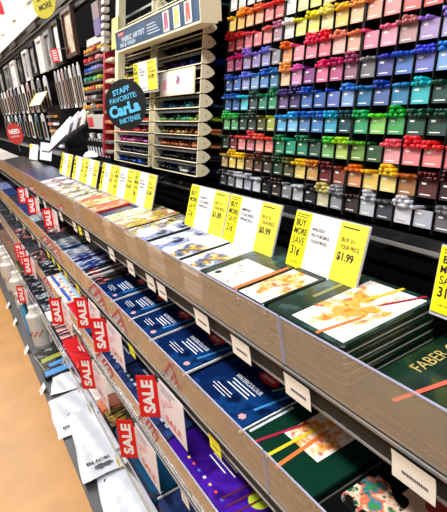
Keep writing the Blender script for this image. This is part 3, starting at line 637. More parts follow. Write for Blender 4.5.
# ------------------------------------------------------------------ yellow and white price cards under the racks
def price_card(label, yl, w, save, price, x=0.600, ztop=1.262, h=0.118, t_=0.43, yaw=0.0, bands=(0.25, 0.66), lines=('HAND-SOLD', 'POLYCHROMOS', 'COLOUR PENCILS')):
    if x == 0.600:
        q = 0.905; yl, w, h, x, ztop = yl * q, w * q, h * q, x * q, 1.55 - (1.55 - ztop) * q
    n = math.hypot(1, t_); M = face_aisle(x - 0.004, yl - w / 2, ztop, t_, yaw)
    t = thing('price_card', label, 'sign', M, 'yellow and white price cards')
    a, b = -w / 2 + w * bands[0], -w / 2 + w * bands[1]
    part('card_panel', MB().box(-w / 2, w / 2, -h, 0, 0, 0.0012), WHITE, t)
    part('yellow_band', MB().box(-w / 2, a, -h, 0, 0.0012, 0.0017), YEL, t, label='bright yellow band')
    part('yellow_band', MB().box(b, w / 2, -h, 0, 0.0012, 0.0017), PYEL, t, label='softer yellow band with price')
    mb = MB(); z = 0.0021; lw = w * bands[0]; cx = -w / 2 + lw / 2
    mb.box(cx - lw * 0.38, cx + lw * 0.38, -h * 0.055, -h * 0.04, z - 0.0003, z); mb.box(cx - lw * 0.38, cx + lw * 0.3, -h * 0.095, -h * 0.08, z - 0.0003, z)
    mb.text('BUY', cx - lw * 0.05, -h * 0.19, z, lw * 0.62, h * 0.12, 0, 0, 0.03)
    mb.text('MORE', cx, -h * 0.34, z, lw * 0.8, h * 0.12, 0, 0, 0.03)
    mb.text('SAVE', cx, -h * 0.50, z, lw * 0.75, h * 0.13, 0, 0, 0.01)
    mb.text(save, cx - lw * 0.08, -h * 0.70, z, lw * 0.55, h * 0.2, 0, 0, 0.03)
    mb.text('OR MORE', cx, -h * 0.88, z, lw * 0.5, h * 0.04)
    wc = (a + b) / 2; ww = b - a
    for j, s in enumerate(lines): mb.text(s, a + ww * 0.08 + ww * (0.26, 0.38, 0.36)[j] * 0.9, -h * (0.24 + 0.10 * j), z - 0.0003, ww * (0.5, 0.7, 0.66)[j] * 0.9, h * 0.058, 0, 0, 0.02)
    rc = (b + w / 2) / 2; rw = w / 2 - b
    mb.box(b + rw * 0.1, w / 2 - rw * 0.3, -h * 0.085, -h * 0.065, z - 0.0003, z)
    mb.text('BUY 3+', rc - rw * 0.1, -h * 0.27, z, rw * 0.48, h * 0.07, 0, 0, 0.01)
    mb.text('YOUR PRICE', rc, -h * 0.38, z, rw * 0.7, h * 0.07, 0, 0, 0.01)
    mb.text(price, rc - rw * 0.08, -h * 0.54, z, rw * 0.62, h * 0.15, 0, 0, 0.03)
    part('lettering', mb, INK, t)
    mb = MB().box(a + ww * 0.05, b - ww * 0.06, -h * 0.86, -h * 0.855, z - 0.0005, z - 0.0003)
    for j in range(3): mb.box(a + ww * 0.05, b - ww * (0.08 + 0.1 * j), -h * (0.89 + 0.03 * j), -h * (0.88 + 0.03 * j), z - 0.0005, z - 0.0003)
    part('small_print', mb, mat('pale_grey_ink', 'b4b4bc', 0.6), t)
    part('holder_arm', MB().box(-w / 2 + 0.01, -w / 2 + 0.016, -0.03, -0.022, -0.060, -0.0022).box(w / 2 - 0.016, w / 2 - 0.01, -0.03, -0.022, -0.060, -0.0022), BLACK, t)
    part('card_sleeve', MB().box(-w / 2 - 0.002, w / 2 + 0.002, -h - 0.006, 0.002, -0.0022, -0.0006), mat('frosted_sleeve', 'b8b8c0', 0.3), t, label='clear plastic card holder')
price_card('price card at the right edge, partly cut off', 0.455, 0.20, '31\u00a2', '$1.99', h=0.100, t_=0.30)
price_card('price card reading $1.99 below the rightmost full rack', 0.802, 0.202, '31\u00a2', '$1.99')
price_card('price card reading $0.99 second from the right edge card', 1.070, 0.214, '21\u00a2', '$0.99', lines=('AMERICAN', 'COLORED', 'PENCILS'))
price_card('price card left of the $0.99 card, blank middle', 1.296, 0.218, '21\u00a2', '$1.89', lines=('CARAN', 'COLORED', 'WATERCOLOUR'))
price_card('price card below the cream tray display, nearest', 1.766, 0.202, '24\u00a2', '$1.60')
price_card('price card overlapped in the far trio, beside the nearest', 2.000, 0.228, '24\u00a2', '$1.60')
price_card('price card below the red post', 2.185, 0.178, '30\u00a2', '$2.10')
price_card('price card second from the far end', 2.465, 0.22, '30\u00a2', '$2.10')
price_card('price card next to the farthest yellow card', 2.69, 0.22, '30\u00a2', '$2.10')
price_card('farthest yellow price card before the white tags', 3.00, 0.25, '30\u00a2', '$2.10')

# ------------------------------------------------------------------ SALE signs
def sale_sign(label, X, yh, ztop, h=0.150, wcard=0.155, wflag=0.060, tilt=0.10, hid=False):
    h *= 0.78
    M = T(X, yh, ztop)
    t = thing('sale_sign', label, 'sign', M, 'red sale signs on the shelf edges')
    # flag sticks out into the aisle, turned to the viewer
    F = Matrix(((0.72, 0, -0.69, 0), (-0.69, 0, -0.72, 0), (0, 1, 0, 0), (0, 0, 0, 1)))
    Sh = Matrix.Shear('XY', 4, (0, 0)) 
    F = Matrix(((0.72, tilt, -0.69, 0), (-0.69, 0, -0.72, 0), (0, 0.995, 0, 0), (0, 0, 0, 1)))
    part('red_flag', MB().box(-wflag, 0, -h, 0, -0.0006, 0.0006, 0, F), RED, t, label='red flag facing along the aisle')
    part('lettering', MB().text('SALE', -wflag * 0.5, -h / 2, 0.0010, h * 0.80, wflag * 0.58, 0, math.pi / 2, 0.045, F), WHITE, t)
    C = face_aisle(0.0, 0, 0, tilt)
    part('price_panel', MB().box(0, wcard, -h, 0.0, 0, 0.0012, 0, C), mat('pinkish_white_card', 'e6e0e6', 0.35), t, label='white price panel with pink print')
    mb = MB()
    mb.text('SALE', wcard * 0.35, -h * 0.42, 0.0016, wcard * 0.5, h * 0.16, 0, 0.5, 0.02, C)
    mb.text('SALE', wcard * 0.55, -h * 0.80, 0.0016, wcard * 0.6, h * 0.16, 1, 0, 0.03, C)
    for j in range(4): mb.box(wcard * 0.15, wcard * (0.7 - 0.08 * j), -h * (0.10 + 0.05 * j), -h * (0.085 + 0.05 * j), 0.0012, 0.0016, 2, C)
    part('price_print', mb, [mat('pink_print', 'e8a2a6', 0.5), mat('orange_red_print', 'dd5a3c', 0.5), GINK], t)
    part('mounting_clip', MB().box(-0.004, 0.012, -0.012, 0.004, -0.004, 0.004, 0, C), BLACK, t)
for lab, X, yh, zt, h in [
    ('red sale sign on the second rail, largest and nearest', 0.282, 1.016, 0.893, 0.152),
    ('red sale sign on the second rail by the navy sets', 0.282, 1.434, 0.893, 0.152),
    ('red sale sign on the second rail, farthest of its three', 0.282, 1.650, 0.893, 0.152),
    ('red sale sign on the third rail, nearest, above the rounded tin', 0.237, 1.195, 0.672, 0.168),
    ('red sale sign on the third rail above the pink palette', 0.237, 1.640, 0.672, 0.168),
    ('red sale sign on the third rail above the striped palettes', 0.232, 1.96, 0.806, 0.150),
    ('red sale sign on the third rail, front of the far cluster', 0.232, 2.72, 0.800, 0.13),
    ('red sale sign on the third rail, middle of the far cluster', 0.232, 2.865, 0.804, 0.12),
    ('red sale sign on the third rail, back of the far cluster', 0.232, 3.01, 0.808, 0.12),
    ('red sale sign on the lowest rail above the deck canisters', 0.187, 3.27, 0.47, 0.15),
    ('red sale sign on the top rail, nearest of three', 0.340, 2.27, 1.108, 0.112),
    ('red sale sign on the top rail, middle of three', 0.340, 2.72, 1.100, 0.115),
    ('red sale sign on the top rail, farthest of three', 0.340, 3.02, 1.115, 0.115)]:
    sale_sign(lab, X, yh, zt, h, wcard=h, wflag=0.056 if h > 0.14 else 0.050)

# ------------------------------------------------------------------ open stock pencil racks
RT = 0.25; RX0, RZ0 = 0.606, 1.293; CP = 0.0388; RP = 0.0465
NR = 11
def V3(s): return hx(s)
G = {}   # swatch colours, bottom row first
rows = [
 '3a3b40 7a7b82 c8c8cf a9acbd c6cad6 1d1b1c 3c322c 85868c b6bac2 25252a d0cba8 93979f 3f3532 c2c6cf 46474f d9dae4 b3b7c6 6c6c74',
 'b39a6c e2c75a e6cf68 8c6a48 5c4232 4c443e 2c4a34 5a5a34 e6cf70 c99a5c 6a2626 8a4a38 d99a64 ecc868 f2dc86 a8764a 5c3032 40282a',
 '2c4436 7c3038 e08a8a c87a84 e89a8e e88a7c 2f8a58 2a9c7c 2c8a6a 3c5c50 74b46a b4d06a 76a050 3a5c3c f0a4ac f08a92 ef8a8c e8747c',
 '6cb47a 5aa872 2c4a3c 34453c 5c5f34 a4b054 62b4e0 7cc4ea 5a86b8 4a86c4 48b0d0 22505c 3fa874 8cd46c 4caa64 2c5a4c 2c4c44 2a4640',
 '3a6aa4 3c6cac 5ac8dc 3c5450 3a8a74 34946c 6a5a8c 443a6c 4c74c0 3c64ac 6478c0 86aee4 3c7cac 5c74b0 3c86b4 44c0cc 2c544c 28504a',
 '46649c 4c74b8 9aa4dc 84acdc 5c8cc8 4c84b0 f0c8a0 d894c0 8c4c8c e878a0 c05a8c 9c6c84 7c7c84 5c64a8 5c84cc 7c84d0 84b4ec 6c9ce0',
 'e884ac c05a94 b8a4d4 a89ad0 a8a8dc 9c9ca8 f0a878 f09cb0 f08ca4 ee7c8c f4c0b4 f4b49c ee94b0 f4a8c0 c09c9c b4a0d0 b8b0e0 c4b4e0',
 'b83844 c85860 ee8c9c f09098 f4a8a4 b894a4 f4f4f0 e4e484 f0ec7c f6f0b4 f6d474 f6cca0 f4b4a0 f0a0a0 e88080 dc7070 e49a9a d88a8a',
 'f0c858 f4b85c f6b474 f6a884 f08888 ee7470 f4f4f0 f0f0b0 f4e87c f4c88c f4b090 f0a0a0 f0e6b0 f4d890 f0c890 e8b080 e0a070 d89070',
 'f0f0ec e0e0dc d0d0d0 f0ece0 e6e2d8 d8d4cc f4e890 f0d880 e8c870 e0e0e0 d0d0d0 c0c0c0 e8e8e8 d0d8e0 e0e8f0 c0c8d0 d8d8d8 e8e8e8',
 'e0c890 d8b880 c8a870 e0e0dc c8c8c8 b0b0b0 e8d0b0 d8c0a0 c8b090 e0e0e0 d0d0d0 c0c0c0 e8e8e8 d0d8e0 e0e8f0 c0c8d0 d8d8d8 e8e8e8']
import colorsys
def pencol(hexs):
    r, g, b = (int(hexs[i:i + 2], 16) / 255 for i in (0, 2, 4))
    h, s, v = colorsys.rgb_to_hsv(r, g, b)
    if s > 0.14: s = min(1, s * 1.7 + 0.12); v = v * (0.92 if v > 0.6 else 0.72)
    else: v *= 0.9
    return colorsys.hsv_to_rgb(h, s, v)
def cname(c):
    h, s, v = colorsys.rgb_to_hsv(*c); h *= 360
    if v < 0.22: return 'near-black'
    if s < 0.15: return 'white' if v > 0.8 else ('silver grey' if v > 0.5 else 'dark grey')
    tone = 'dark ' if v < 0.5 else ''
    for lim, nm in ((14, 'red'), (28, 'orange'), (42, 'amber'), (64, 'yellow'), (90, 'lime'), (160, 'green'), (190, 'teal'), (215, 'sky blue'), (250, 'blue'), (285, 'violet'), (320, 'purple'), (346, 'pink'), (361, 'red')):
        if h <= lim:
            if nm in ('orange', 'amber') and v < 0.65: nm = 'brown'
            return (tone + nm)
    return 'red'
def rack_frame(y_left): return face_aisle(RX0, y_left, RZ0, RT)
def pencil_mesh(col, tipdark=True, L=0.175, r=0.0034):
    mb = MB(); n = 8
    ring = lambda rr, z: [(rr * math.cos(2 * math.pi * i / n), rr * math.sin(2 * math.pi * i / n), z) for i in range(n)]
    mb.loft([ring(r, -L), ring(r, -0.0015), ring(r * 0.8, 0.0), ring(r * 0.35, 0.0006)])
    return mb.mesh('coloured_pencil', COLATTR, tuple(lin(col)), smooth=True)
racks = [(1.1384, 0), (0.9056, 6), (0.6728, 12)]
allp = []
RN = ['leftmost', 'middle', 'rightmost']
for ri, (yl, c0) in enumerate(racks):
    F = rack_frame(yl)
    t = thing('pencil_rack', f'{RN[ri]} black open stock pencil rack with colour swatches', 'rack', F, 'black pencil racks')
    W = CP * 6; vb = -RP * 0.5 + 0.002; vt = vb + RP * NR
    part('back_panel', MB().box(0.001, W - 0.001, vb, vt, -0.195, -0.185), BLACK, t)
    for c in range(7):
        x = min(max(c * CP, 0.0016), W - 0.0016)
        part('divider', MB().box(x - (0.0016 if c in (0, 6) else 0.001), x + (0.0016 if c in (0, 6) else 0.001), vb, vt, -0.185, 0.004), mat('black_divider', '050608', 0.6, spec=0.2), t)
    for k in range(NR):
        v = k * RP
        part('tray_shelf', MB().box(0.0017, W - 0.0017, v - 0.014, v + 0.0125, -0.185, -0.001), mat('black_tray', '060608', 0.7, spec=0.15), t)
        cols = rows[k].split()
        for c in range(6):
            hexs = cols[c0 + c]; cc = tuple(q * 0.78 for q in V3(hexs)); x = (c + 0.5) * CP
            mb = MB().box(x - 0.0170, x + 0.0170, v - 0.0135, v + 0.0135, -0.001, 0.0008)
            nb = len(mb.v)
            lum = sum(cc) / 3
            mb.box(x - 0.012, x - 0.004, v + 0.006, v + 0.009, 0.0008, 0.0011)
            mb.box(x - 0.013, x + 0.006, v - 0.010, v - 0.0085, 0.0008, 0.0011)
            tc = (0.85, 0.85, 0.85) if lum < 0.55 else tuple(q * 0.55 for q in cc)
            colr = [cc] * nb + [tc] * (len(mb.v) - nb)
            part('colour_swatch', mb, SWATCH, t, label=cname(tuple(int(hexs[i:i + 2], 16) / 255 for i in (0, 2, 4))) + ' swatch card', col=colr)
            # pencils lying in the slot above the swatch
            r = rnd.random()
            n = rnd.choice((3, 5, 5, 7, 8, 9, 9, 9, 9, 11, 12))
            if r < 0.05: n = 1
            if k >= 9: n = min(n, 4)
            pr = 0.0036; spots = []
            per = 5
            for q in range(n):
                layer = 0; rem = q
                while rem >= per - layer and per - layer > 1: rem -= per - layer; layer += 1
                if layer > 2: break
                spots.append((x + (-0.0146 + layer * 0.00365 + rem * 0.0073) + rnd.uniform(-0.0003, 0.0003), v + 0.0125 + pr + layer * 0.0063))
            col = pencol(hexs)
            for (px, pv) in spots:
                allp.append((F, px, pv, rnd.uniform(0.003, 0.015), col, ri, k, c, hexs))
side = thing('side_panel', 'dark navy panel between cream trays and pencil racks', 'panel', face_aisle(0.606, 1.166, 1.270, RT))
part('panel_board', MB().box(-0.006, 0.026, 0, 0.52, -0.18, -0.012), mat('dark_navy_panel', '070d1c', 0.6, var=0.2, scale=40), side)

def inview(p):
    v = p - Vector((0, 0, 1.55)); cx = v.x * D[0] + v.y * A[0] + v.z * U[0]; cy = v.x * D[1] + v.y * A[1] + v.z * U[1]; cz = v.x * D[2] + v.y * A[2] + v.z * U[2]
    return abs(cx / cz * 492.17) < 224 and abs(cy / cz * 492.17) < 258, cz
cand = []
for e in allp:
    p = e[0] @ Vector((e[1], e[2], e[3])); ok, dist = inview(p)
    if ok: cand.append((dist, e))
cand.sort(key=lambda q: q[0])
PM = {}
GRP = 'coloured pencils in the open stock racks'
for dist, (F, px, pv, pz, col, ri, k, c, hexs) in cand[:300]:
    if hexs not in PM: PM[hexs] = pencil_mesh(col)
    lab = f'{cname(col)} coloured pencil, {ORD[k]} row up, {ORD[c]} slot from left in {RN[ri]} rack'
    single('coloured_pencil', PM[hexs], None, lab, 'pencil', F @ T(px, pv, pz), GRP)
mb = MB(); cols_ = []
for dist, (F, px, pv, pz, col, ri, k, c, hexs) in cand[300:]:
    n = 8; r = 0.0034; L = 0.175; M = F @ T(px, pv, pz)
    ring = lambda rr, z: [(rr * math.cos(2 * math.pi * i / n), rr * math.sin(2 * math.pi * i / n), z) for i in range(n)]
    b = len(mb.v); mb.loft([ring(r, -L), ring(r, -0.0015), ring(r * 0.8, 0.0), ring(r * 0.35, 0.0006)], 0, M)
    cols_ += [lin(col)] * (len(mb.v) - b)
o = single('coloured_pencils', mb, COLATTR, 'mass of remaining coloured pencils filling the farther rack slots', 'pencils', None, GRP, True, cols_)
o['kind'] = 'stuff'

# ------------------------------------------------------------------ cream tray display
TP = 0.0356
inks = []
def tray_display(label, yl, yr, tiers, plan, tag):
    F = face_aisle(0.556, yl, 1.304, RT); W = yl - yr
    t = thing('tray_display', label, 'display', F, 'cream tray displays')
    part('back_panel', MB().box(0, W, -0.01, tiers * TP, -0.20, -0.19), BLACKM, t)
    capp = [(0.0, 0.001), (0.0, 0.0335), (-0.010, 0.0348), (-0.022, 0.032), (-0.032, 0.026), (-0.038, 0.020), (-0.0385, 0.016), (-0.032, 0.009), (-0.022, 0.0035), (-0.010, 0.0008)]
    for k in range(tiers):
        v = k * TP
        part('tray_floor', MB().box(0.002, W - 0.002, v + 0.0005, v + 0.0035, -0.19, -0.004), BLACKM, t)
        mb = MB().box(0.002, W - 0.002, v + 0.0005, v + 0.0028, -0.003, 0.0)
        tr = part('tray', mb, CREAM, t, label='cream tray')
        part('label_strip', MB().box(0.012, W - 0.012, v + 0.0255, v + 0.0330, -0.008, -0.006), art('grey_text_strip', '3c3e44', ['1a1c20', '7a7c84', '2a2d36'], 90, 0.5, 0.4, stretch=(3, 1, 1)), tr, label='grey printed label strip')
        for xe in (0.0, W - 0.003):
            M = Matrix(((0, 0, 1, xe), (0, 1, 0, v), (1, 0, 0, 0.0), (0, 0, 0, 1)))
            part('end_cap', MB().prism(capp, 0, 0.003, 0, M), CREAM, t, label='rounded cream end cap')
        part('cap_screw', MB().cyl((W, v + 0.017, -0.018), (W + 0.0008, v + 0.017, -0.018), 0.0025, n=8), mat('tan_screw', 'b8ac8c', 0.5), t)
        pal = plan.get(k)
        if not pal: continue
        x = 0.016; q = 0
        while x < W - 0.018:
            colh = pal[int(q / max(1, (W - 0.03) / 0.0125 / len(pal))) % len(pal)] 
            layers = rnd.choice((1, 1, 2))
            for ly in range(layers):
                if (colh, 'm') not in PM:
                    PM[(colh, 'm')] = pencil_mesh(tuple(int(colh[i:i + 2], 16) / 290 for i in (0, 2, 4)), r=0.0046)
                    PM[(colh, 'm')].name = 'ink_pencil'
                cn = cname(tuple(int(colh[i:i + 2], 16) / 255 for i in (0, 2, 4)))
                inks.append((PM[(colh, 'm')], f'{cn} ink pencil in the {ORD[k]} tray up, {tag} display', F @ T(x + ly * 0.003, v + 0.0085 + ly * 0.0085, -0.016 + rnd.uniform(-0.008, 0.004)), colh))
            x += 0.0125; q += 1
    return t, F, W
planA = {0: ['0c1430', '16305c', 'e8e8ea', '141a34'], 1: ['101218', '26221c', '181a20', '2c2a30'], 2: ['c86a3c', 'a85030', 'd87a4c', '8a4428', 'e08a5c'], 3: ['6a6a30', 'c87838', 'e0c860', '8a5a30', 'd8844a'],
         4: ['5aa03c', '3c8a4c', '2a9a6c', 'a0c83c'], 5: ['2a8ac8', '1c6a8a', '2aa09c', '1c4a5c'], 8: ['b83c8c', '6a3cb0', '2c3cb0', '2a50d0', '1c2c8c'], 9: ['2c2c34', '44444c', '18181c']}
planB = {0: ['1c4ab0', '0c1a3c', '2a6ad8', '101a3a'], 1: ['14182c', '1c2a4c', '3a3a44'], 2: ['c84a9c', 'e070b0', '8a2c6c', 'b85ac0'], 3: ['d02830', 'a81c24', 'e05050', '7a1418'], 4: ['c01c28', '8a1a20', 'e04848'],
         5: ['b0282c', '3a8a5c', '2c6a4c'], 7: ['1c7a5c', '3a8a5c', '103c34'], 8: ['e8e03c', 'f0c82c', 'f08a2c', 'd83c3c'], 9: ['c8d83c', 'e8d83c', 'e87a2c', 'c83c5c'], 12: ['3a3c3c', '2c6a6c', '8a3a2c'], 13: ['2c4a4c', '14383c', '5a6a4c']}
planA[12] = ['24564c', '8a3a34', '2c5a6c']; planA[13] = ['2a6a5c', '3c4a54', '1a3c4c']
tA, FA, WA = tray_display('cream tiered tray display nearest the pencil racks', 1.49, 1.178, 14, planA, 'near')
tB, FB, WB = tray_display('cream tiered tray display behind the round black sign', 1.88, 1.525, 14, planB, 'far')
IG = 'ink pencils in the tray displays'
inks.sort(key=lambda e: (e[2].translation - Vector((0, 0, 1.55))).length)
for me, lab, M, ch in inks[:300]: single('ink_pencil', me, None, lab, 'ink pencil', M, IG)
mb = MB(); cols_ = []
for me, lab, M, ch in inks[300:]:
    b0 = len(mb.v); mb.loft([[(0.0046 * f * math.cos(i * math.pi / 4), 0.0046 * f * math.sin(i * math.pi / 4), z) for i in range(8)] for f, z in ((1, -0.175), (1, -0.0015), (0.8, 0))], 0, M)
    cols_ += [lin(tuple(int(ch[i:i + 2], 16) / 255 for i in (0, 2, 4)))] * (len(mb.v) - b0)
o = single('ink_pencils', mb, COLATTR, 'mass of remaining ink pencils in the farther trays', 'ink pencils', None, IG, True, cols_)
o['kind'] = 'stuff'
# blue banner across two tiers of both displays
t = thing('banner_sign', 'dark blue banner with sketches across the tray displays', 'sign', face_aisle(0.594, 1.690, 1.668, 0.12))
BX = 0.605; BH = 0.055
part('banner_panel', MB().box(0, BX, 0, BH, 0.001, 0.004), art('navy_banner_print', '1c4468', ['143650', '24547c', '1a3f60'], 6, 0.5, 0.3), t)
part('banner_frame', MB().box(-0.003, BX + 0.003, -0.005, 0.0, -0.04, 0.006).box(-0.003, BX + 0.003, BH, BH + 0.004, -0.03, 0.006).box(BX, BX + 0.003, 0, BH, -0.05, 0.005), CREAM, t)
mb = MB().text('FABRIC ARTIST', 0.16, BH * 0.50, 0.0045, 0.20, 0.014, 0, 0, 0.02).text('INK & WASH', 0.11, BH * 0.22, 0.0045, 0.14, 0.013, 0, 0, 0.02)
for j in range(4): mb.box(0.28, 0.37 - 0.01 * j, BH * (0.25 + 0.14 * j), BH * (0.29 + 0.14 * j), 0.004, 0.0045)
part('lettering', mb, mat('pale_blue_white', 'cfe0ee', 0.4), t)
part('brand_mark', MB().rrect(0.03, 0.085, BH * 0.72, BH * 0.90, 0.004, 0.0044, 0.004).text('DERWENT', 0.0575, BH * 0.81, 0.0047, 0.044, 0.006, 1), [BRED, WHITE], t, label='small red brand mark')
for j, (cx, cols3) in enumerate(((0.415, ['b04a7c']), (0.480, ['c8cc5c']), (0.545, ['c85a4c']))):
    part('sketch_card', MB().box(cx - 0.019, cx + 0.019, BH * 0.06, BH * 0.94, 0.004, 0.005), mat('pale_sketch_card', 'dfe3e4', 0.5), t, label='pale card')
    mb = MB().prism([(cx - 0.012, BH * .15), (cx - 0.003, BH * .15), (cx, BH * .55), (cx + 0.004, BH * .18), (cx + 0.012, BH * .2), (cx + 0.008, BH * .88), (cx - 0.010, BH * .88)], 0.005, 0.0056)
    part('garment_sketch', mb, mat('garment_ink_%s' % 'abc'[j], cols3[0], 0.5), t)
# white picture panel on tiers 6-7
t = thing('illustrated_sign', 'white picture panel with pink and blue watercolour blots', 'sign', face_aisle(0.552, 1.425, 1.304, RT))
part('panel_board', MB().box(0, 0.225, 6 * TP + 0.001, 7.9 * TP, 0.001, 0.005), CREAM, t)
part('picture_sheet', MB().box(0.012, 0.088, 6.15 * TP, 7.75 * TP, 0.005, 0.0056), art('pink_blot_print', 'f1eff0', ['e88aa4', 'f0b4c4', 'd85a84'], 60, 0.3, 0.4, center=(0.035, 0.245), radius=0.018), t, label='sheet with pink blot')
part('picture_sheet', MB().box(0.096, 0.212, 6.15 * TP, 7.75 * TP, 0.005, 0.0056), art('blue_blot_print', 'f3f1f0', ['3c6aa4', 'c85a5c', '7aa0c8'], 60, 0.3, 0.4, center=(0.125, 0.250), radius=0.014), t, label='sheet with blue and red blot')
# price card hung on the trays
price_card('yellow and white price card hung on the cream trays', 1.566, 0.185, '24\u00a2', '$1.89', x=0.596, ztop=1.617, h=0.082, t_=0.15, bands=(0.22, 0.62))
# round black staff sign
t = thing('round_sign', 'round black sign with blue hand lettering', 'sign', Matrix.Translation((0.472, 1.375, 1.510)) @ Matrix(((0.60, 0.12, -0.79, 0), (-0.80, 0.09, -0.59, 0), (0.0, 0.988, 0.15, 0), (0, 0, 0, 1))))
part('sign_disc', MB().cyl((0, 0, -0.002), (0, 0, 0), 0.068, n=48), mat('chalk_black', '0a1216', 0.5), t)
mb = MB()
mb.text('STAFF', -0.008, 0.038, 0.0006, 0.058, 0.015, 0, 0.18, 0.035).text('FAVORITE:', -0.004, 0.018, 0.0006, 0.092, 0.014, 0, 0.14, 0.02)
mb.text('CarLa', -0.004, -0.011, 0.0006, 0.104, 0.033, 0, 0.14, 0.05).text('INKTENSE', 0.010, -0.040, 0.0006, 0.070, 0.014, 0, 0.12, 0.02)
part('lettering', mb, mat('chalk_blue', '5cc4f0', 0.5), t)
part('hanging_wire', MB().tube([(0.0, 0.0, -0.002), (0.02, 0.0, -0.03), (0.05, 0.0, -0.075)], 0.0012), SILVER, t)

# red framed marker fixture and posts
t = thing('marker_fixture', 'red framed fixture beside the far tray display', 'fixture', face_aisle(0.583, 2.12, 1.300, RT))
part('side_frame', MB().box(-0.004, 0.018, 0, 0.42, -0.12, 0.0), mat('dark_red_frame', '9a1420', 0.35), t)
part('tray_floor', MB().box(0.02, 0.125, 0.0, 0.42, -0.12, -0.08), BLACK, t)
fixt = t
for k in range(10):
    c = ['9a9a96', '7a7c80', 'c88a6c', 'd8926c', '9ac8a0', 'd8e0d8', 'e8e4d8', 'f0ecd8', 'd88a8c', 'e8e0d0'][k]
    for q in range(4):
        cc = tuple(min(1, int(c[i:i + 2], 16) / 255 * (0.85 + 0.08 * q)) for i in (0, 2, 4))
        me = MB().cyl((0, 0, -0.075), (0, 0, 0), 0.009, 0.007, n=10).mesh('ink_bottle', COLATTR, tuple(lin(cc)))
        single('ink_bottle', me, None, f'{cname(cc)} ink bottle, {ORD[k]} tier up, {ORD[q]} from the red frame', 'bottle', fixt.matrix_world @ T(0.032 + q * 0.024, 0.02 + k * 0.04, 0.0), 'ink bottles in the red fixture')
t = thing('display_post', 'pale cream post rising left of the tray displays', 'post', face_aisle(0.575, 1.765, 1.53, RT))
part('post_body', MB().box(-0.014, 0.014, 0.0, 0.40, -0.03, -0.005), mat('cream_yellow_post', 'd8d4b4', 0.4), t)
part('post_card', MB().box(-0.05, 0.02, 0.16, 0.26, -0.004, -0.002), mat('mustard_card', 'c8c06a', 0.5), t, label='yellowish card')

# far pencil rack with slanting rows
t = thing('marker_rack', 'grey marker rack with six coloured rows', 'rack', face_aisle(0.625, 2.42, 1.46, RT))
FM = t.matrix_world.copy() if False else face_aisle(0.625, 2.42, 1.46, RT)
part('back_panel', MB().box(-0.01, 0.275, 0.02, 0.34, -0.16, -0.15), BLACK, t)
mk = [['e8b44c', 'c88a3c', '8a8a88', 'c87a44', '9a9a98'], ['c8ccd0', '9a6a6c', 'b8c0c8', '4a3c3c', 'c8a49c'], ['e0b84c', 'd88a44', 'c05c3c', 'e8c87c', 'a84a34'], ['3ca08c', '2c8a74', '7ac06c', 'a8c84c', '4cb0a4'],
      ['2c5ac0', '3c7ad8', '7c9ae0', '9a8ac8', '243c8c'], ['c83c4c', 'e05c5c', '8a2c3c', 'e89aa4', 'b83454'], ['e0923c', 'e8b43c', 'c8502c', 'f0c85c', 'e87a3c']]
for k in range(7):
    v = 0.03 + k * 0.040
    part('tray_shelf', MB().box(0.0, 0.27, v - 0.006, v, -0.15, 0.002), mat('grey_tray', '5c5a58', 0.5), t)
    for q in range(8):
        ch = mk[k][q // 2 % 5]; cc = tuple(int(ch[i:i + 2], 16) / 255 for i in (0, 2, 4))
        if (ch, 'k') not in PM: PM[(ch, 'k')] = MB().cyl((0, 0, -0.12), (0, 0, 0), 0.0085, n=10).mesh('marker_pen', COLATTR, tuple(lin(cc)))
        single('marker_pen', PM[(ch, 'k')], None, f'{cname(cc)} marker pen, {ORD[k]} row up, {ORD[q]} from the left end', 'marker', FM @ T(0.02 + q * 0.034, v + 0.009, 0.004 + rnd.uniform(0, 0.01)), 'marker pens in the far rack')
part('header_box', MB().box(-0.005, 0.27, 0.305, 0.335, -0.06, -0.01), mat('pale_grey_box', 'bcbab6', 0.5), t, label='pale grey header')
t = thing('storage_box', 'pale grey box with red square under the marker rack', 'box', face_aisle(0.62, 2.38, 1.405, 0.05))
part('box_body', MB().box(0, 0.27, 0, 0.06, -0.12, 0), mat('pale_grey_box', 'bcbab6', 0.5), t)
part('red_square', MB().box(0.01, 0.09, 0.008, 0.05, 0.0, 0.001), BRED, t, label='red square mark')
for q in range(8):
    t = thing('paint_bottle', f'small black paint bottle, {ORD[q]} from the red frame side', 'bottle', T(0.63, 2.13 + q * 0.045, 1.263), 'black paint bottles on the ledge')
    part('bottle_body', MB().cyl((0, 0, 0), (0, 0, 0.085), 0.018, n=14).cyl((0, 0, 0.085), (0, 0, 0.097), 0.018, 0.010, n=14), BLACK, t)
    part('cap', MB().cyl((0, 0, 0.097), (0, 0, 0.118), 0.010, n=12), [WHITE, DARK, SILVER][q % 3], t)
    part('label_panel', MB().box(-0.0188, -0.0178, -0.010, 0.010, 0.02, 0.06), LGREY, t)
# crumpled clear wrap
mb = MB(); rr = random.Random(4)
ring = lambda rx, ry, z, s: [((rx * math.cos(i * math.pi / 8)) * (1 + 0.25 * math.sin(3 * i + s)), (ry * math.sin(i * math.pi / 8)) * (1 + 0.2 * math.cos(2 * i + s)), z) for i in range(16)]
mb.loft([ring(0.03, 0.06, 0, 0), ring(0.035, 0.075, 0.012, 1), ring(0.02, 0.05, 0.026, 2), ring(0.006, 0.02, 0.034, 3)])
single('plastic_wrap', mb, mat('milky_wrap', 'e4e6ea', 0.2), 'crumpled milky plastic wrap on the ledge before the red post', 'wrap', T(0.60, 2.38, 1.27))

